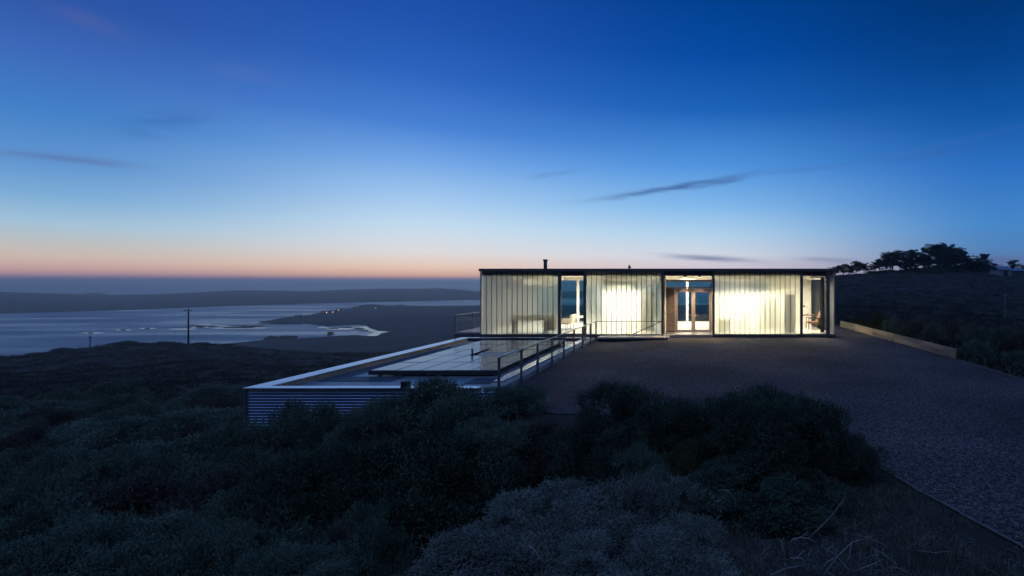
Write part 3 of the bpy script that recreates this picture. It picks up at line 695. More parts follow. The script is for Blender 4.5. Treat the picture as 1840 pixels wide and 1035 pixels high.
    t = empty('desk', (X-.25, Y+.5, ZF), 'wooden desk inside the right clear window', 'desk')
    build('desk_top', MB().box(X-1.0, X+.35, Y+.35, Y+.95, z+.70, z+.74), M['brown'], t)
    for ax, ay in ((-.95,.4),(.3,.4),(-.95,.9),(.3,.9)): build('leg', MB().box(X+ax-.025, X+ax+.025, Y+ay-.025, Y+ay+.025, z, z+.699), M['darkwood'], t)
    zt = z+.741
    t = empty('desk_lamp', (X-.05, Y+.6, zt), 'thin dark desk lamp with bent arm on the wooden desk', 'lamp')
    build('base', MB().tube([(X-.05,Y+.6,zt),(X-.05,Y+.6,zt+.02)], .07, 10), M['dark'], t)
    build('arm', MB().tube([(X-.05,Y+.6,zt+.02),(X+.15,Y+.6,zt+.28),(X-.2,Y+.6,zt+.52)], .011, 6), M['dark'], t)
    build('lamp_shade', MB().tube([(X-.2,Y+.6,zt+.53),(X-.28,Y+.6,zt+.46)], [.03,.07], 8), M['dark'], t)
    t = empty('paper_box', (X-.55, Y+.65, zt), 'small white box of papers on the wooden desk', 'box')
    build('tray', MB().box(X-.75, X-.35, Y+.5, Y+.8, zt, zt+.14), M['white'], t); build('sheets', MB().box(X-.72, X-.38, Y+.53, Y+.77, zt+.141, zt+.17), M['fabric'], t)
    cx_ = P(1464,0,28.0).x; Y = 28.0
    t = empty('armchair', (cx_, Y, ZF), 'brown leather armchair with raked back in front of the desk', 'chair')
    s = MB(); s.beam((cx_-.42,Y,z+.40),(cx_+.12,Y,z+.36),.62,.12); build('seat', s, M['brown'], t, .03)
    s = MB(); s.beam((cx_+.10,Y,z+.34),(cx_+.38,Y,z+.98),.62,.11,(1,0,.3)); build('backrest', s, M['brown'], t, .03)
    for sy in (-.34, .34): build('armrest', MB().beam((cx_-.42,Y+sy,z+.62),(cx_+.25,Y+sy,z+.62),.05,.04), M['darkwood'], t)
    for ax, ay in ((-.4,-.34),(-.4,.34)): build('leg', MB().tube([(cx_+ax-.02,Y+ay,z),(cx_+ax,Y+ay,z+.60)], .02, 6), M['darkwood'], t)
    for ay in (-.34, .34): build('leg', MB().tube([(cx_+.34,Y+ay,z),(cx_+.1,Y+ay,z+.60)], .02, 6), M['darkwood'], t)
    t = empty('waste_basket', (cx_+.38, Y+.5, ZF), 'greenish waste basket on the floor behind the brown armchair', 'basket')
    build('basket', MB().tube([(cx_+.38,Y+.5,z),(cx_+.38,Y+.5,z+.38)], [.13,.17], 12), M['gold'], t)
furniture()

# ------------------------------------------------------------------ lower building (garage) with roof terrace kerbs
gar = empty('garage', (-8.8, 19, -3), 'low metal-clad lower building with flat roof in front of the glass house', 'garage')
GX0, GX1, GY0, GY1, GT = -12.08, -5.40, 13.1, 24.95, .06
def gp(name, mb, m, parent=gar, bevel=0): return build(name, mb, M[m], parent, bevel)
gp('wall', MB().box(GX0+.09, GX1-.02, GY0+.10, GY1-.03, -3.4, -.16), 'dark')
# corrugated cladding: horizontal ribs
def corr(ax, bx, yf, horizontal_x=True, flip=1):
    m = MB(); n = 44; pitch = .078; prof = []
    z = -3.4
    k = 0
    while z < -.03:
        for f, dd in ((0,0),(.32,0),(.38,.026),(.62,.026),(.98,0)):
            zz = z+f*pitch
            if zz < -.03: prof.append((zz, dd))
        z += pitch
    vs = []
    for zz, dd in prof:
        if horizontal_x: vs += [(ax, yf-dd, zz), (bx, yf-dd, zz)]
        else: vs += [(yf-dd, ax, zz), (yf-dd, bx, zz)]
    m.add(vs, [(2*i,2*i+1,2*i+3,2*i+2) for i in range(len(prof)-1)])
    return m
gp('cladding', corr(GX0+.03, GX1-.02, GY0+.06), 'clad')
gp('cladding', corr(GY0+.06, GY1, GX0+.06, False), 'clad')
gp('corner_trim', MB().box(GX0+.02, GX0+.075, GY0+.015, GY0+.075, -3.4, .028), 'steel')
gp('roof', MB().box(GX0+.12, GX1-.01, GY0+.13, GY1-.05, -.155, -.10), 'membrane')
gp('dark_roof_sheet', MB().box(-11.0, -9.2, 14.75, 15.45, -.0995, -.088).box(-11.45, -10.95, 14.75, 22.5, -.0995, -.089), 'roofsheet')  # thin dark sheets lying on the roof membrane
gp('dark_roof_sheet', MB().box(-6.9, -6.02, 14.4, 15.2, -.0995, -.087), 'roofsheet')
gp('parapet', MB().box(GX0+.07, GX0+.46, GY0+.08, GY1-.06, -.099, .028), 'soffit')
gp('parapet', MB().box(GX0+.461, -5.92, GY0+.08, GY0+.24, -.099, .028), 'concrete')
gp('parapet', MB().box(GX0+.461, -5.92, GY1-.28, GY1-.06, -.099, .028), 'dark')
gp('parapet', MB().box(-5.90, -5.41, GY0+.28, GY1-.06, -.099, .020), 'concrete')
# copings in lengths with joints
def coping(horizontal, a0, a1, b0, b1, n, name='coping'):
    m = MB(); st = (a1-a0)/n
    for k in range(n):
        p, q = a0+k*st+.004, a0+(k+1)*st-.004
        if horizontal: m.box(p, q, b0, b1, .030, GT+.002*(k%2))
        else: m.box(b0, b1, p, q, .030, GT+.002*(k%2))
    return gp(name, m, 'cop')
coping(False, GY0, GY1, GX0, GX0+.50, 5)
coping(True, GX0+.504, -5.90, GY0, GY0+.27, 3)
coping(True, GX0+.504, -5.94, GY1-.30, GY1, 3)
coping(False, GY0+.9, GY1-.02, -5.92, -5.62, 5)
gp('kerb', MB().box(-5.615, -5.39, GY0+.9, GY1+.2, -.6, .0), 'concrete', bevel=.01)
q = P(731, 692, 13.3)
dr = empty('roof_drain', (q.x, 13.24, GT), 'small dark slotted drain guard on the front coping of the lower roof', 'drain')
build('base', MB().box(q.x-.09, q.x+.09, 13.15, 13.33, GT, GT+.02), M['dark'], dr)
cg = MB()
for k in range(6): cg.box(q.x-.08+k*.031, q.x-.065+k*.031, 13.16, 13.32, GT+.021, GT+.14)
build('guard', cg, M['dark'], dr); build('cap', MB().box(q.x-.085, q.x+.085, 13.155, 13.325, GT+.141, GT+.155), M['dark'], dr)

# solar panels
def panel(x, y, label):
    t = empty('solar_panel', (x+.395, y+.79, -.0), label, 'solar panel', 'solar panels on the lower roof')
    z = .035
    build('frame', MB().box(x+.002, x+.788, y+.002, y+.017, z, z+.044).box(x+.002, x+.788, y+1.566, y+1.582, z, z+.044).box(x+.002, x+.016, y+.018, y+1.565, z, z+.044).box(x+.774, x+.788, y+.018, y+1.565, z, z+.044), M['pframe'], t)
    build('cells', MB().box(x+.017, x+.773, y+.018, y+1.565, z+.002, z+.0425), M['cells'], t)
    t.rotation_euler = (R(random.uniform(-.35,.35)), R(random.uniform(-.3,.3)), 0)
rown = ['front', 'second', 'middle', 'fourth', 'back']; coln = ['outermost by the far parapet', 'second from the far parapet', 'in the middle column', 'second from the railing', 'nearest the railing']
for r in range(5):
    for c in range(5):
        if r == 2 and c in (2, 3): continue
        panel(-10.42+c*.79, 15.6+r*1.585, f'dark glossy solar panel in the {rown[r]} row, {coln[c]}')
rk = empty('panel_rack', (-8.4, 19.5, -.1), 'low metal rack of rails carrying the solar panels', 'rack')
for r in range(5):
    for q in (.3, 1.25): build('rail', MB().box(-10.45, -6.45, 15.6+r*1.585+q, 15.6+r*1.585+q+.04, -.03, .034), M['dark'], rk)
ft = MB()
build('skirt', MB().box(-10.42, -6.47, 15.545, 15.59, -.05, .07), M['dark'], rk)
for x in (-10.3,-9,-7.8,-6.6):
    for y in (15.95, 18, 20.2, 23): build('foot', MB().box(x-.04, x+.04, y-.04, y+.04, -.1, -.031), M['galv'], rk)
vp = P(848.5, 638, 18.95)
t = empty('vent_pipe', (vp.x, 18.95, -.1), 'dark upright vent pipe in the gap between the solar panels', 'pipe')
build('pipe', MB().tube([(vp.x,18.95,-.1),(vp.x,18.95,.30)], .035, 10), M['dark'], t); build('collar', MB().tube([(vp.x,18.95,-.1),(vp.x,18.95,-.02)], .07, 10), M['galv'], t)
sk = empty('skylight', (-8.2, 19.5, -.1), 'small skylight with white sloped curb in the gap between solar panels', 'skylight')
build('curb', MB().add([(-8.7,18.95,-.1),(-7.35,18.95,-.1),(-7.35,20.2,-.1),(-8.7,20.2,-.1),(-8.55,19.05,.10),(-7.5,19.05,.10),(-7.5,20.1,.10),(-8.55,20.1,.10)],
      [(4,5,6,7),(0,1,5,4),(1,2,6,5),(2,3,7,6),(3,0,4,7)]), M['white'], sk)
build('glass', MB().box(-8.45, -7.6, 19.12, 20.02, .101, .125), M['cells'], sk)

# guard rail along the gravel edge
gr = empty('guard_rail', (-5.31, 19, 0), 'grey metal guard rail with slim posts and cables along the gravel edge', 'railing')
ry = [13.02,14.62,16.05,17.55,19.05,20.55,22.02,23.5,24.72]; RX = -5.33
for k, y in enumerate(ry):
    build('post', MB().box(RX-.035, RX+.035, y-.012, y+.012, -.75 if k == 0 else -.5, .845), M['steel'], gr)
build('top_rail', MB().beam((RX,12.97,.865),(RX,24.77,.865),.045,.03), M['galv'], gr)
XE = P(1190,0,24.72).x
build('top_rail', MB().beam((RX+.024,24.72,.865),(XE,24.72,.865),.035,.03), M['steel'], gr)
build('post', MB().box(XE-.02, XE+.02, 24.70, 24.74, .10, .85), M['steel'], gr)
mid = (RX+XE)/2; build('post', MB().box(mid-.012, mid+.012, 24.71, 24.73, .10, .85), M['steel'], gr)
cb = MB()
for k in range(8):
    z = .12+k*.09; cb.tube([(RX,13.03,z),(RX,24.72,z)], .0028, 5); cb.tube([(RX+.03,24.72,z),(XE,24.72,z)], .003, 5)
build('cables', cb, M['galv'], gr)
build('handrail', MB().tube([(P(1136,0,24.9).x,24.9,P(0,601,24.9).z),(P(1186,0,24.9).x,24.9,P(0,578.5,24.9).z),(P(1194,0,24.9).x,24.9,P(0,577.5,24.9).z)], .02, 8), M['steel'], gr)

# ------------------------------------------------------------------ timber kerb and edging strips
kb = empty('timber_kerb', (9, 25, 0), 'low weathered timber retaining kerb along the far side of the gravel', 'kerb')
ka, kc = Vector((9.26,18.4,0)), Vector((8.62,31.6,0))
for k in range(5):
    a = ka.lerp(kc, k/5+.001); b = ka.lerp(kc, (k+1)/5-.001); off = .004*(k%2)
    build('plank', MB().beam((a.x+off,a.y,.085),(b.x+off,b.y,.085),  .06,.19), M['timber' if k%2 else 'timber_grey'], kb, .006)
    build('plank', MB().beam((a.x-off,a.y,.272),(b.x-off,b.y,.272),.06,.178), M['timber_grey' if k%3 == 1 else 'timber'], kb, .006)
def strip(name, pts, label, col):
    m = MB()
    for a, b in zip(pts[:-1], pts[1:]):
        m.beam((a[0],a[1],float(gravel_z(*a))+.015),(b[0],b[1],float(gravel_z(*b))+.002),.013,.022)
    return tag(build(name, m, M[col]), label, 'edging')
es = [(4.80,2.0),(4.05,3.8),(3.43,5.42),(3.17,6.2),(2.90,6.96),(2.66,7.9),(2.46,8.8),(2.05,9.4)]
strip('edging_strip', es, 'thin pale edging strip between the gravel and the near grass', 'twig')
strip('edging_strip', [(9.26,18.2),(9.29,16),(9.32,14.3),(9.36,12.5),(9.4,10)], 'thin pale edging strip running on from the timber kerb', 'twig')

# ------------------------------------------------------------------ utility poles
def upole(px, ybase, ytop, Y, rad, m, label, arm=1.8, z=None):
    b = P(px, ybase, Y); t_ = P(px, ytop, Y)
    e = empty('utility_pole', (b.x, Y, b.z), label, 'utility pole')
    build('pole', MB().tube([(b.x,Y,b.z-1),(b.x,Y,(b.z+t_.z)/2),(b.x,Y,t_.z)], [rad*1.2,rad,rad*.8], 8), M[m], e)
    za = t_.z-.06*(t_.z-b.z)
    build('crossarm', MB().beam((b.x-arm/2,Y-.1,za),(b.x+arm/2,Y-.1,za),.12,.14), M[m], e)
    for s in (-.46,-.3,.3,.46):
        build('insulator', MB().tube([(b.x+s*arm,Y-.1,za+.07),(b.x+s*arm,Y-.1,za+.28)], [.07,.05], 6), M['dark'], e)
    return e
upole(338.5, 619, 554.5, 128, .17, 'pole', 'tall dark utility pole with crossarm on the near hill crest', 2.1)
upole(162, 640, 604, 190, .17, 'pole', 'small distant utility pole half sunk behind the hill crest', 1.6)
upole(1806, 586, 526.5, 66, .03, 'greypole', 'thin pale pole with short crossarm on the right hillside', .75)

# ------------------------------------------------------------------ leaf cloud generator
def leafcloud(pos, out, length, width, g, curl=.35, upbias=.3):
    """one narrow leaf (a bent diamond of two triangles as a quad) per position"""
    n = len(pos)
    d = out+g.normal(size=(n,3))*.75; d[:,2] += upbias; d /= np.linalg.norm(d, axis=1)[:,None]
    r = np.cross(d, np.array([0,0,1.0])+g.normal(size=(n,3))*.55); r /= np.linalg.norm(r, axis=1)[:,None]+1e-9
    l = length*g.uniform(.6,1.4,n)[:,None]; w = width*g.uniform(.7,1.3,n)[:,None]
    up = np.cross(r, d)
    v = np.empty((n,4,3)); v[:,0] = pos; v[:,1] = pos+d*l*.5+r*w*.5+up*l*.06; v[:,2] = pos+d*l-up*l*curl*.3; v[:,3] = pos+d*l*.5-r*w*.5+up*l*.06
    return v.reshape(-1,3), np.arange(n*4).reshape(n,4)
def shrub_mesh(name, seed, nleaf, leaf, lobes=11, rough=.22, spread=1.0, wide=.3, gap=.15):
    """dome-shaped shrub of unit radius and height, made of leaf sprays on many lobes"""
    g = np.random.default_rng(seed)
    cs = []; rs = []; wind = g.uniform(-.12,.12,2)
    for k in range(lobes*3):
        a = g.uniform(0, 2*math.pi); q = math.sqrt(g.uniform(0,1))*.84*spread
        top = max(.10, (1-q*q)**.6*.86+.10*g.normal()); h = top*(1 if g.uniform() < .62 else g.uniform(.35,.85)); r = g.uniform(.12,.25)
        cs.append((q*math.cos(a)+wind[0]*h, q*math.sin(a)+wind[1]*h, h)); rs.append(r)
    for q in ((0,0,.30,.46),(.28,.1,.22,.34),(-.22,-.25,.22,.34),(-.1,.3,.22,.32)): cs.append(q[:3]); rs.append(q[3])
    cs = np.array(cs); rs = np.array(rs); sq = np.array([1.15,1.15,.72])
    nsp = nleaf//7
    pos = np.zeros((0,3)); out = np.zeros((0,3))
    while len(pos) < nsp:
        m = nsp*2; k = g.choice(len(rs), m, p=rs**2/np.sum(rs**2)); dr = g.normal(size=(m,3)); dr /= np.linalg.norm(dr, axis=1)[:,None]
        lump = 1+rough*snoise(dr*1.0+cs[k]*3, seed+5, 3.6, 3)
        dep = 1-np.minimum(g.exponential(.12, m), .7)
        p = cs[k]+dr*sq*(rs[k]*lump*dep)[:,None]
        ok = (p[:,2] > 0.0) & (dr[:,2] > g.uniform(-.9,.1,m))
        ok &= (snoise(p, seed+9, 4.2, 2) > g.uniform(-.9+gap,gap,m))
        pos = np.concatenate([pos, p[ok]]); out = np.concatenate([out, dr[ok]])
    pos, out = pos[:nsp], out[:nsp]
    kz = .87/np.percentile(pos[:,2], 99.2); kr = .95/np.percentile(np.hypot(pos[:,0], pos[:,1]), 97.5); ks = np.array([kr,kr,kz]); pos = pos*ks; cs = cs*ks
    sp = np.repeat(pos, 7, 0); so = np.repeat(out, 7, 0)
    tw = so+np.repeat(g.normal(size=(nsp,3))*.5, 7, 0); tw[:,2] += .35; tw /= np.linalg.norm(tw, axis=1)[:,None]
    sp = sp+tw*(np.tile(np.linspace(0,1,7), nsp)*np.repeat(g.uniform(1.0,3.6,nsp), 7)*leaf)[:,None]
    lv, lf = leafcloud(sp, tw, leaf, leaf*wide, g)
    me = npmesh(name, lv, lf)
    # stems
    st = MB()
    for k in range(26):
        c = cs[g.integers(len(rs))]; r0 = g.uniform(.03,.14); a = g.uniform(0, 6.28)
        b = np.array([r0*math.cos(a), r0*math.sin(a), -.03]); e = c*.86+g.normal(size=3)*.07; e[2] = max(e[2], .15)
        mid_ = (b+e)/2+g.normal(size=3)*.05; mid_[2] *= .8
        st.tube([b, mid_, e], [.018,.012,.004], 5)
    sme = bpy.data.meshes.new('stems'); sme.from_pydata([tuple(map(float,p)) for p in st.v], [], st.f); sme.update()
    tw_ = MB()
    for k in range(34):
        i = g.integers(len(pos)); p = pos[i]; d = out[i]*.6+np.array([0,0,.4])+g.normal(size=3)*.35; d /= np.linalg.norm(d); l = g.uniform(.06,.17)
        a = p-d*.12; b = p+d*l*.5; c = b+(d+g.normal(size=3)*.4)*l*.5
        tw_.tube([a,b,c], [.004,.003,.0012], 4); tw_.tube([b, b+(d+g.normal(size=3)*.6)*l*.4], [.0022,.001], 4)
    tme = bpy.data.meshes.new('dead_twigs'); tme.from_pydata([tuple(map(float,p)) for p in tw_.v], [], tw_.f); tme.update(); tme.materials.append(M['twig'])
    return me, sme, tme
SH_ = {}
def kind(key, *a, mats=('green',), **k):
    me, sme, tme = shrub_mesh(key, *a, **k); sme.materials.append(M['stem'])
    SH_[key] = {}
    for i, m in enumerate(mats):
        q = me if i == 0 else me.copy(); q.materials.clear(); q.materials.append(M[m]); SH_[key][m] = (q, sme, tme)
kind('near_silver', 101, 150000, .026, lobes=14, rough=.5, gap=.3, mats=('silver','green'))
kind('near_second', 111, 110000, .036, lobes=11, rough=.55, gap=.3, mats=('silver','green'))
kind('big_a', 102, 130000, .034, lobes=15, rough=.3, gap=-.2, wide=.36, mats=('green','shaded'))
kind('big_b', 103, 130000, .027, lobes=13, rough=.3, gap=-.1, mats=('green','shaded'))
kind('mid_a', 104, 60000, .034, lobes=14, rough=.28, mats=('green','dry','shaded'))
kind('mid_b', 105, 48000, .046, lobes=10, rough=.25, mats=('green','dry','gold'))
kind('low_a', 106, 24000, .05, lobes=12, rough=.3, mats=('green','dry','gold'))
def shrub(key, m, X, Y, rx, h, label, group=None, ry=None, zoff=-.06):
    z = float(terrain(X, Y))+zoff
    o = empty('shrub', (X, Y, z), label, 'shrub', group)
    o.rotation_euler = (0, 0, random.uniform(0, 6.28)); s = (rx, (ry or rx*random.uniform(.85,1.1)), h)
    me, sme, tme = SH_[key][m]
    f = bpy.data.objects.new('foliage', me); s_ = bpy.data.objects.new('stems', sme); kids = [f, s_]
    if Y < 12: kids.append(bpy.data.objects.new('dead_twigs', tme)); kids[-1]['kind'] = 'stuff'
    for c in kids: COL.objects.link(c); c.parent = o; c.scale = s
    return o
def shrub_px(key, m, px, ytop, Y, wpx, label, group=None):
    X = (px-CX)*Y/F; zt = ZC-(ytop-HY)*Y/F; zg = float(terrain(X, Y)); h = max(.35, zt-zg+.06)
    return shrub(key, m, X, Y, wpx*Y/F/2*1.0, h/.98, label, group)
LIST = [
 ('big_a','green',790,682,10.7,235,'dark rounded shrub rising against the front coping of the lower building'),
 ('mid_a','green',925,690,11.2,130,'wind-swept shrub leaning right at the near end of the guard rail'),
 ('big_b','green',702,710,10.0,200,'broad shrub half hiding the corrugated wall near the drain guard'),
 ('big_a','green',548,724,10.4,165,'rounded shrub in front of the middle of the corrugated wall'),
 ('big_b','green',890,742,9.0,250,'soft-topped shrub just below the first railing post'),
 ('big_a','shaded',770,772,8.0,320,'wide dark shrub in the hollow below the rounded one at the coping'),
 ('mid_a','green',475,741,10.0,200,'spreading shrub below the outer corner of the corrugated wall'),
 ('big_b','shaded',600,796,7.4,320,'large dark shrub in the middle of the near thicket'),
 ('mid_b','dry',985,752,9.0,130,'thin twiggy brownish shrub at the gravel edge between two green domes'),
 ('big_b','shaded',1112,692,7.9,255,'tall domed shrub standing at the gravel edge below the landing'),
 ('mid_a','shaded',640,738,10.2,150,'low dark shrub in the dip before the corrugated wall'),
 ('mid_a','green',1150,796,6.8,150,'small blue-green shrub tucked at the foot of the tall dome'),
 ('big_b','shaded',1395,688,7.4,270,'tallest and largest domed shrub, in front of the open gravel'),
 ('mid_a','shaded',1262,713,8.0,170,'shrub filling the gap between the two tall domes'),
 ('mid_a','shaded',1478,728,7.2,140,'shoulder shrub on the gravel side of the largest dome'),
 ('mid_a','shaded',1540,785,7.3,120,'small dark shrub at the start of the pale edging strip'),
 ('big_a','shaded',1370,838,6.3,290,'dark spreading shrub at the foot of the largest dome'),
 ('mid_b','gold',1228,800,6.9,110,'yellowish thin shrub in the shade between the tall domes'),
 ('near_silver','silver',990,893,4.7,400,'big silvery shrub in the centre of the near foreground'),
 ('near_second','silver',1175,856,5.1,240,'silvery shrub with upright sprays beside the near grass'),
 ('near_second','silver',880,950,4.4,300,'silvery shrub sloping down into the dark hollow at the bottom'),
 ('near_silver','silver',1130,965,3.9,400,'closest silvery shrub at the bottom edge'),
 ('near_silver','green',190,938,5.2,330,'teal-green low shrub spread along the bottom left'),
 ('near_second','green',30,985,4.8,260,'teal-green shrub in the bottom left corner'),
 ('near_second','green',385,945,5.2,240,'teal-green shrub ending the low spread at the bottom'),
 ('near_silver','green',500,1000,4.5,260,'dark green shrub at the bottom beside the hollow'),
 ('mid_b','dry',190,855,7.6,260,'purplish dry shrub patch behind the teal-green low spread'),
 ('mid_b','dry',335,868,7.0,230,'dry brownish twig shrub next to the hollow'),
 ('mid_a','green',60,806,10.2,180,'flat-topped shrub mound near the left edge'),
 ('mid_a','green',225,800,9.8,210,'long low shrub mound left of the near thicket'),
 ('mid_b','green',335,776,12,220,'pale-topped shrub mound below the end of the dark hillside'),
 ('mid_a','green',120,765,14,250,'shrub mound halfway up the left slope'),
 ('mid_b','green',250,744,17,260,'wide bright-topped shrub mound at the foot of the dark hill'),
 ('mid_b','green',385,736,16.5,150,'rounded shrub mound beside the outer wall corner'),
 ('mid_a','green',20,735,19,200,'low shrub mound at the left edge under the dark hill'),
 ('mid_a','green',410,812,9.0,200,'shrub mound leaning against the near thicket'),
 ('mid_a','green',20,858,7.8,180,'green shrub mound at the left edge behind the teal spread'),
 ('mid_b','green',90,905,6.4,220,'small green shrub mound between dry patch and teal spread'),
 ('mid_a','green',650,915,6.3,170,'small pale-tipped shrub on the far side of the hollow'),
 ('mid_b','dry',560,960,5.4,150,'low dry tuft-like shrub on the floor of the hollow'),
 ('mid_a','green',440,885,6.6,220,'dark shrub mound at the rim of the hollow'),
]
for key, m, px, yt, Y, w, lab in LIST: shrub_px(key, m, px, yt, Y, w, lab)
# shrubs past the timber kerb on the right
for px, yt, Y, w, m, lab in (
 (1541,567,36,34,'gold','yellow-green shrub catching the house light at the far end of the kerb'),
 (1572,559,35,44,'gold','taller yellowish shrub next to the lit one behind the kerb'),
 (1604,568,31,44,'green','dark green shrub in the row behind the middle of the kerb'),
 (1640,574,28,52,'dry','brownish low shrub behind the middle of the kerb'),
 (1680,578,26,50,'green','round dark shrub behind the near half of the kerb'),
 (1715,576,27,56,'dry','dark brown shrub above the near end of the kerb'),
 (1752,582,24,60,'green','wide dark shrub right of the kerb end'),
 (1800,586,23,70,'green','dark shrub below the thin pale pole'),
 (1838,596,20,70,'dry','brown shrub at the right edge below the pale pole'),
 (1664,594,24.5,40,'dry','low dry shrub tight against the kerb planks'),
 (1760,612,19,70,'green','low shrub in front of the kerb end hollow'),
 (1825,630,17,80,'green','low green shrub at the right edge beside the edging strip')):
    shrub_px('low_a', m, px, yt, Y, w, lab)
# more mounds on the left slope that nothing tells apart
g = np.random.default_rng(5); n = 0
while n < 52:
    t = g.uniform(-1.52, -.60); Y = math.exp(g.uniform(math.log(6.5), math.log(34))); X = t*Y
    if X > -12.9 and Y > 11.5: continue
    if inpoly(np.array(X), np.array(Y), EDGE) or (X > -13.4 and 12 < Y < 36): continue
    if ((X+3.6)/1.7)**2+((Y-6.3)/1.6)**2 < 1: continue
    r = g.uniform(.55,1.15)*(1+Y/40); h = g.uniform(.55,1.05)*(1+Y/50)
    k, m = [('mid_a','green'),('mid_b','green'),('mid_a','dry'),('mid_b','dry'),('mid_b','gold'),('low_a','green')][int(g.choice(6, p=[.32,.3,.12,.1,.04,.12]))]
    shrub(k, m, X, Y, r, h, 'low wind-clipped shrub mound among many on the left slope', 'shrub mounds on the left slope'); n += 1

for k, (px, hh) in enumerate(((60,.8),(105,1.3),(212,1.0),(224,1.7),(236,1.3),(250,.9),(285,1.2),(312,1.3),(365,1.2),(378,.9),(410,1.0))):
    Y = 126; X = (px-CX)*Y/F
    shrub('low_a', 'green', X, Y, 1.5+hh*.5, hh*.65, 'low wind-clipped bush breaking the crest of the dark hill', 'bushes along the hill crest', zoff=.1)
# ------------------------------------------------------------------ scrub cover on hills (uncountable)
def scrub(name, label, tr, yr, n, seed, size):
    g = np.random.default_rng(seed); vs = []; fs = []; base = 0
    t = g.uniform(tr[0], tr[1], n*3); Y = np.exp(g.uniform(math.log(yr[0]), math.log(yr[1]), n*3)); X = t*Y
    ok = ~((X > -12.7) & (X < 9.9) & (Y < 36)) & ~((X > -13.9) & (X < -11) & (Y > 26) & (Y < 36)); X, Y = X[ok][:n], Y[ok][:n]
    cl = snoise(np.stack([X, Y, 0*X], -1), seed+1, .12, 3)
    k = cl > -.95; X, Y, cl = X[k], Y[k], cl[k]
    Z = terrain(X, Y); m = 46
    s = size*(.6+.5*np.clip(cl+.6, 0, 2))*g.uniform(.6,1.5,len(X))*np.clip(.55+Y/120, .5, 1.5)
    dr = g.normal(size=(len(X), m, 3)); dr[...,2] = np.abs(dr[...,2])*.7; dr /= np.linalg.norm(dr, axis=2)[...,None]
    pos = np.stack([X, Y, Z-.05], -1)[:,None]+dr*s[:,None,None]*np.array([1,1,.62])*g.uniform(.6,1.05,(len(X),m,1))
    le = np.repeat(s, m)
    out = dr.reshape(-1,3); pos = pos.reshape(-1,3)
    v, f = leafcloud(pos, out, .30*le.mean(), .11*le.mean(), g)
    o = link(name, npmesh(name, v, f), M['scrub']); return tag(o, label, 'scrub', kind='stuff')
scrub('scrub', 'dark low scrub covering the hill left of the house', (-1.6,-.46), (15,150), 9500, 61, .55)
scrub('scrub', 'dark low scrub covering the hillside right of the house', (.2,.95), (14,200), 6500, 62, .6)

# ------------------------------------------------------------------ grass, litter and dead branches in the near right corner
g = np.random.default_rng(77)
def blades(name, n, region, lmin, lmax, w, m, label, clump=.0, cat='grass', flat=0):
    pts = []
    cxs = None
    while len(pts) < n:
        X = g.uniform(region[0], region[1], 4000); Y = g.uniform(region[2], region[3], 4000)
        k = ~inpoly(X, Y, EDGE) & (polydist(X, Y, EDGE) > .04)
        nn = snoise(np.stack([X, Y, 0*X], -1), 78+len(name), 2.2, 3); k &= nn > clump
        pts += list(zip(X[k], Y[k]))
    pts = np.array(pts[:n]); X, Y = pts[:,0], pts[:,1]; Z = terrain(X, Y)-.01
    l = g.uniform(lmin, lmax, n); a = g.uniform(0, 6.28, n); lean = g.uniform(.15, .7, n) if not flat else g.uniform(1.5, 6, n)
    d = np.stack([np.cos(a)*lean, np.sin(a)*lean, np.ones(n)], -1); d /= np.linalg.norm(d, axis=1)[:,None]
    d2 = d.copy(); d2[:,2] -= .55; d2 /= np.linalg.norm(d2, axis=1)[:,None]
    s = np.stack([-np.sin(a), np.cos(a), 0*a], -1)*w/2; b = np.stack([X, Y, Z], -1); mid_ = b+d*(l*.55)[:,None]; tip = mid_+d2*(l*.45)[:,None]
    v = np.stack([b-s, b+s, mid_+s*.8, mid_-s*.8, tip+s*.12, tip-s*.12], 1).reshape(-1,3)
    i = np.arange(n)*6; f = np.concatenate([np.stack([i,i+1,i+2,i+3],-1), np.stack([i+3,i+2,i+4,i+5],-1)])
    return tag(link(name, npmesh(name, v, f), M[m]), label, cat, kind='stuff')
blades('grass', 6500, (-.6,4.6,2.6,9.0), .03, .15, .007, 'grass', 'dark tufted grass between the shrubs and the edging strip', .05)
blades('dead_grass', 16000, (-.4,4.4,2.6,7.5), .05, .20, .007, 'duff', 'pale dead grass and litter lying on the near ground', -.4, flat=1)
blades('slope_grass', 9000, (-9,-1,3.5,9), .08, .3, .012, 'grass', 'sparse dark grass on the slope among the shrubs', .1)
blades('verge_grass', 7000, (9.3,16,9,26), .08, .25, .02, 'grass', 'rough dark grass verge beyond the timber kerb', -.3)
def gpt(px, py, Y, lift=0):
    X = (px-CX)*Y/F; return Vector((X, Y, max(P(px,py,Y).z, float(terrain(X, Y))+lift)))
def branch(label, pts, r, forks=()):
    e = empty('dead_branch', tuple(pts[0]), label, 'branch', None)
    n = len(pts)
    build('stem', MB().tube(pts, [r*(1-.75*k/(n-1)) for k in range(n)], 6), M['twig'], e)
    for f in forks: build('twig', MB().tube(f, [r*.55*(1-.7*k/(len(f)-1)) for k in range(len(f))], 5), M['twig'], e)
branch('tall bleached dead branch leaning up out of the near grass', [gpt(1452,968,4.9), gpt(1478,944,4.9), gpt(1500,920,4.9), gpt(1519,892,4.9)], .009, [[gpt(1508,910,4.9), gpt(1519,900,4.85)]])
branch('long forked dead branch lying in the bottom grass', [gpt(1480,1034,4.3), gpt(1505,1000,4.35), gpt(1530,975,4.4), gpt(1572,962,4.5)], .009, [[gpt(1530,975,4.4), gpt(1526,1000,4.3), gpt(1510,1034,4.2)], [gpt(1505,1000,4.35), gpt(1486,1010,4.3), gpt(1470,1030,4.2)]])
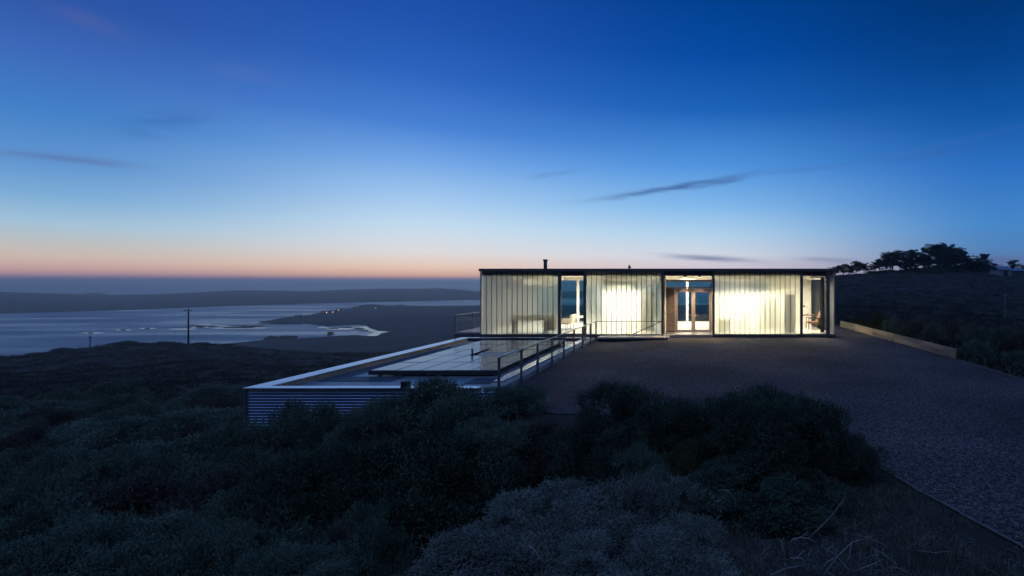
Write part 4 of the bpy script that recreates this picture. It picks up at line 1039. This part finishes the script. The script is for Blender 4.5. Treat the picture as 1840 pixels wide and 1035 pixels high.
branch('crooked dead twig with short stubs beside the forked branch', [gpt(1420,1003,4.4), gpt(1440,1003,4.4), gpt(1448,1010,4.38)], .008, [[gpt(1452,1000,4.4), gpt(1456,990,4.45), gpt(1460,986,4.45)]])
branch('low dead branch sweeping across the bottom edge', [gpt(1385,1034,4.1), gpt(1410,1022,4.2), gpt(1450,1014,4.3)], .007)
branch('curled pale dead stalk arching over the near grass', [gpt(1420,978,4.7), gpt(1424,969,4.7), gpt(1440,966,4.72), gpt(1455,968,4.72), gpt(1466,975,4.7)], .010)
branch('pale bare stick caught in the silvery shrub', [gpt(950,980,4.0), gpt(962,990,3.98), gpt(970,1003,3.96), gpt(980,1012,3.95)], .006)
branch('thin arching dead stalk beside the silvery shrub', [gpt(1290,882,5.2), gpt(1308,880,5.2), gpt(1320,897,5.15), gpt(1323,925,5.1)], .005)

g = np.random.default_rng(15)
for k in range(14):
    px, py = g.uniform(1330,1700), g.uniform(960,1030)
    Y = 4.2+(1030-py)/60*.9; a = gpt(px, py, Y, .01)
    if inpoly(np.array(a.x), np.array(a.y), EDGE): continue
    d = g.uniform(0, 6.28); l = g.uniform(.10,.30); b = a+Vector((math.cos(d)*l*.6, math.sin(d)*l*.6, g.uniform(.02,.09))); c = b+Vector((math.cos(d+.5)*l*.5, math.sin(d+.5)*l*.5, g.uniform(-.02,.06)))
    e = empty('fallen_twig', tuple(a), 'small bleached twig among several scattered in the near grass', 'twig', 'twigs scattered in the near grass')
    build('stem', MB().tube([a,b,c], [.005,.004,.002], 5), M['twig'], e)
    build('side_shoot', MB().tube([b, b+Vector((math.cos(d-.9)*l*.3, math.sin(d-.9)*l*.3, .03))], [.003,.0015], 5), M['twig'], e)
# ------------------------------------------------------------------ pines on the right hill
def pine_mesh(seed, flat=.45, nl=15):
    """unit-height wind-shaped pine: tapered trunk with limbs, crown of needle pads"""
    g = np.random.default_rng(seed); tr = MB(); ps = []; os_ = []
    lean = g.normal(0, .06)
    tp = [(0,0,-.04),(lean*.4,0,.3),(lean,g.normal(0,.02),.6),(lean*1.3,0,.88)]
    tr.tube(tp, [.026,.02,.014,.004], 6)
    for k in range(nl):
        h = .28+.66*((k+.5)/nl)**.85; a = g.uniform(0, 6.28); r = (flat*(1.05-max(0,(h-.55))*1.35))*g.uniform(.5,1.05)*(.55+.6*min(1,h/.5))
        b = np.array([lean*h*1.4, 0, h*.82]); e = b+np.array([math.cos(a)*r, math.sin(a)*r, g.uniform(.06,.17)])
        tr.tube([b, (b+e)/2+np.array([0,0,-.01]), e], [.009,.007,.003], 5)
        for q in range(g.integers(5,9)):
            c = e+np.clip(g.normal(size=3),-1.5,1.5)*np.array([.06,.06,.025])-(e-b)*g.uniform(0,.7); rr = g.uniform(.030,.062)
            m = 90; d = g.normal(size=(m,3)); d /= np.linalg.norm(d, axis=1)[:,None]
            ps.append(c+d*rr*np.array([1.2,1.2,.5])*g.uniform(.4,1.15,(m,1))); os_.append(d)
    ps = np.concatenate(ps); os_ = np.concatenate(os_)
    v, f = leafcloud(ps, os_, .028, .011, g)
    tm = bpy.data.meshes.new('trunk'); tm.from_pydata([tuple(map(float,p)) for p in tr.v], [], tr.f); tm.materials.append(M['trunk'])
    cm = npmesh('crown', v, f); cm.materials.append(M['needle']); return tm, cm
PM = [pine_mesh(s, fl, nl) for s, fl, nl in ((1,.50,25),(2,.56,28),(3,.42,23),(4,.58,30),(5,.46,26),(6,.52,22))]
PI = [(1502,477,165),(1515,472,168),(1525,474,170),(1538,467,172),(1553,470,174),(1573,469,176),(1591,451,180),(1604,447.5,176),(1617,451,182),(1635,444,178),(1649,447.5,184),
      (1669,440,180),(1684,433.5,178),(1702,434,182),(1716,440,178),(1729,451,184),(1737,462,180),(1749,472,176),(1767,452,178),(1781,471,182),(1822,465,190),(1838,475,186),(1626,462,170),(1660,458,171),(1692,455,170),(1722,462,171),(1599,459,173),(1581,464,172),(1644,457,172),(1710,450,174),(1746,466,172),(1758,468,173),(1775,473,176),(1793,481,178)]
PL = ['smallest pine partly hidden behind the house corner','slender pine second from the house corner','short pine in the open group by the house corner','open-branched pine with pale sky under its crown','last pine of the sparse group by the house',
 'low leaning pine starting the dense grove','flat-topped pine on the rising edge of the grove','broad pine third into the dense grove','pine with a bare spiky top in the grove','rounded pine just left of the grove centre','pine with dense round head beside the grove centre',
 'tall dense pine left of the two highest tops','highest pine of the grove','second highest pine with a wide dense crown','pine stepping down from the two highest tops','pine with drooping right side past the high tops','low pine closing the dense grove','small bushy pine below the grove end','lone pointed pine standing apart right of the grove','short bushy pine at the foot of the lone pine','dark pine rising behind the shed roof','pine cut by the right picture edge beside the shed',
 'lower pine filling the grove under the spiky top','lower dark pine filling the grove centre','lower dark pine under the second highest crown','lower dark pine under the drooping pine','low pine under the flat top at the start of the dense grove','low spreading pine at the outer start of the dense grove','low pine under the rounded pine of the grove','mid-height pine right behind the second highest crown','low pine between the grove end and the lone pine','low pine touching the lone pointed pine','small pine right beside the lone pointed pine','last tiny pine before the pale shed']
for k, ((px, yt, Y), lab) in enumerate(zip(PI, PL)):
    X = (px-CX)*Y/F; zg = float(terrain(X, Y))-.3; h = ZC-(yt-HY)*Y/F-zg
    tm, cm = PM[(k*5+k//3)%6]
    t = empty('pine_tree', (X, Y, zg), lab, 'pine tree', 'pines on the right hill'); t.rotation_euler = (0,0,random.uniform(0,6.28)); wd = min(h, 12)*random.uniform(.95,1.2) if h > 5 else h*1.5
    for nm, me in (('trunk',tm),('crown',cm)):
        o = bpy.data.objects.new(nm, me); COL.objects.link(o); o.parent = t; o.scale = (wd*.95, wd*.95, h/.98)
# bushes among the trunks
g = np.random.default_rng(9)
for k in range(30):
    px = 1562+k*7.4+g.uniform(-4,4); Y = g.uniform(168,182); X = (px-CX)*Y/F
    shrub('low_a', 'green', X, Y, g.uniform(1.6,2.8), g.uniform(1.6,3.2) if 1625 < px < 1775 else g.uniform(.6,1.2), 'dark undergrowth bush between the trunks of the pine grove', 'bushes under the pine grove')
# sheds
def shed(px0, px1, ye, yb, Y, dep, rise, label, boards='shed', ridge_x=True):
    a, b = P(px0,yb,Y), P(px1,yb,Y); ze = P(px0,ye,Y).z; zb = min(a.z, float(terrain((a.x+b.x)/2, Y)))-.3
    t = empty('shed', ((a.x+b.x)/2, Y, zb), label, 'shed')
    build('wall', MB().box(a.x, b.x, Y, Y+dep, zb, ze), M[boards], t)
    x0_, x1_ = a.x-.25, b.x+.25; zr_ = ze+rise; ym = Y+dep/2
    build('roof', MB().add([(x0_,Y-.3,ze-.02),(x1_,Y-.3,ze-.02),(x1_,ym,zr_),(x0_,ym,zr_),(x0_,Y+dep+.3,ze-.02),(x1_,Y+dep+.3,ze-.02),
        (x0_,Y-.3,ze+.10),(x1_,Y-.3,ze+.10),(x1_,ym,zr_+.12),(x0_,ym,zr_+.12),(x0_,Y+dep+.3,ze+.10),(x1_,Y+dep+.3,ze+.10)],
        [(6,7,8,9),(9,8,11,10),(1,0,3,2),(2,3,4,5),(0,1,7,6),(4,10,11,5),(0,6,9,3),(3,9,10,4),(1,2,8,7),(2,5,11,8)]), M['shedroof'], t)
    build('door', MB().box((a.x+b.x)/2-.6, (a.x+b.x)/2+.6, Y-.04, Y-.002, zb, zb+2.2), M['dark'], t)
shed(1796,1818,485,497,150,5,1.1,'small pale boarded shed on the right hilltop')
shed(1818.8,1856,487,497,168,6,.7,'long low shed with bluish metal roof on the right hilltop','dark')

# ------------------------------------------------------------------ distant houses, trees on the lowland and far ridge
def low_z(px, py):
    a = int(np.clip((px-lp[0])/2.5, 0, len(lp)-1)); b = int(np.argmin(np.abs(lq-py))); return WZ+max(.3, float(hgt[b,a]))
def cottage(px, py, w, lab, lit=True):
    Y = F*(ZC-WZ-2)/(py-HY); X = (px-CX)*Y/F; z = low_z(px, py)-.5
    t = empty('cottage', (X, Y, z), lab, 'cottage', 'cottages on the far lowland'); h = 3.6
    build('wall', MB().box(X-w/2, X+w/2, Y, Y+7, z, z+h), M['cottage'], t)
    build('roof', MB().add([(X-w/2-.4,Y-.4,z+h),(X+w/2+.4,Y-.4,z+h),(X+w/2+.4,Y+3.5,z+h+2.2),(X-w/2-.4,Y+3.5,z+h+2.2),(X-w/2-.4,Y+7.4,z+h),(X+w/2+.4,Y+7.4,z+h)],
          [(0,1,2,3),(3,2,5,4),(0,3,4),(1,5,2),(0,4,5,1)]), M['dark'], t)
    if lit: build('window', MB().box(X-.6, X+.6, Y-.06, Y-.004, z+1.2, z+2.7), M['litwin'], t)
cottage(608,556.8,12,'cottage with the brightest lit window near the far point')
cottage(587,564,8,'cottage with a small lit window nearest the bay shore')
cottage(598,563,8,'cottage with a dim lit window just inland of the shore one')
cottage(675,555.5,10,'cottage with a lit window by the dark trees inland')
cottage(690,556.5,11,'unlit cottage beside the one by the dark trees', False)
cottage(533,572,10,'low unlit cottage on the spit shore', False)
def far_tree(px, py, w, h, lab, group=None):
    Y = F*(ZC-WZ-.5)/(py-HY); X = (px-CX)*Y/F; z = low_z(px, py)-.3 if px < 1400 else WZ
    t = empty('round_tree', (X, Y, z), lab, 'tree', group)
    me = SH_['low_a']['green'][0]
    o = bpy.data.objects.new('crown', me); COL.objects.link(o); o.parent = t; o.location = (0,0,h*.12); o.scale = (w/2,w/2,h*.9)
    q = MB().tube([(X,Y,z-.5),(X,Y,z+h*.45)], [w*.05,w*.03], 6); build('trunk', q, M['trunk'], t)
far_tree(593,604,11.5*.62*1.2,6.2,'lone round tree standing at the edge of the inlet')
for px, py, w, h, lab in ((478,611.5,7,4,'small tree starting the clump on the near shore'),(486,610.8,9,5.5,'tallest tree of the clump on the near inlet shore'),(493,610.5,8,4.6,'tree beside the tallest of the shore clump'),(506,609.8,8,4.8,'tree starting the flat hedge-like shore row'),(514,609.4,9,5,'middle tree of the flat hedge-like shore row'),(523,609,9,4.6,'tree before the last of the flat shore row'),(530,608.6,6,4,'last small tree of the flat shore row')):
    far_tree(px, py, w, h, lab)
for px, py, w, h, lab in ((640,553.6,24,4.5,'dark tree at the shore end of the far town row'),(652,552,30,5.5,'dark broad tree in the far town row'),(664,551.4,34,6.5,'tallest dark tree of the far town row'),(676,551.6,30,5,'tree after the tallest of the far town row'),(718,551.6,34,5,'lone dark tree right of the far town row')):
    far_tree(px, py, w, h, lab)
for k, (px, w, h) in enumerate(((153,10,5),(160,13,6),(165,12,8),(171,14,8.5),(177,14,9),(184,12,6),(190,12,5.5))):
    Y = float(F*(ZC-WZ)/(shore(px)-HY)+640); X = (px-CX)*Y/F; z = ZC-(float(ridge(px))+.6-HY)*Y/F
    t = empty('ridge_tree', (X, Y, z), ['leftmost small tree of the clump on the far ridge','second tree from the left of the far ridge clump','third tree from the left of the far ridge clump','middle tree of the clump on the far ridge','tallest tree of the clump on the far ridge','second last tree of the far ridge clump','last small tree of the far ridge clump'][k], 'tree', 'trees on the far ridge')
    o = bpy.data.objects.new('crown', SH_['low_a']['green'][0]); COL.objects.link(o); o.parent = t; o.location = (0,0,h*.35); o.scale = (w/2,w/2,h*.7)
    build('trunk', MB().tube([(X,Y,z-1),(X,Y,z+h*.5)], [.5,.3], 6), M['trunk'], t)

# ------------------------------------------------------------------ evening haze lying over bay and land
hm = bpy.data.materials.new('haze'); hm.use_nodes = True; nt = hm.node_tree; nt.nodes.clear()
pv = nt.nodes.new('ShaderNodeVolumePrincipled'); pv.inputs['Color'].default_value = (.97,.97,.98,1); pv.inputs['Density'].default_value = 2.7e-4; pv.inputs['Anisotropy'].default_value = .75
oo = nt.nodes.new('ShaderNodeOutputMaterial'); nt.links.new(pv.outputs[0], oo.inputs['Volume'])
hz_ = build('haze', MB().box(-301000, 301000, -400, 301000, WZ-6, 19), hm)
tag(hz_, 'pale blue evening haze over the bay and the far hills', 'haze', kind='stuff')
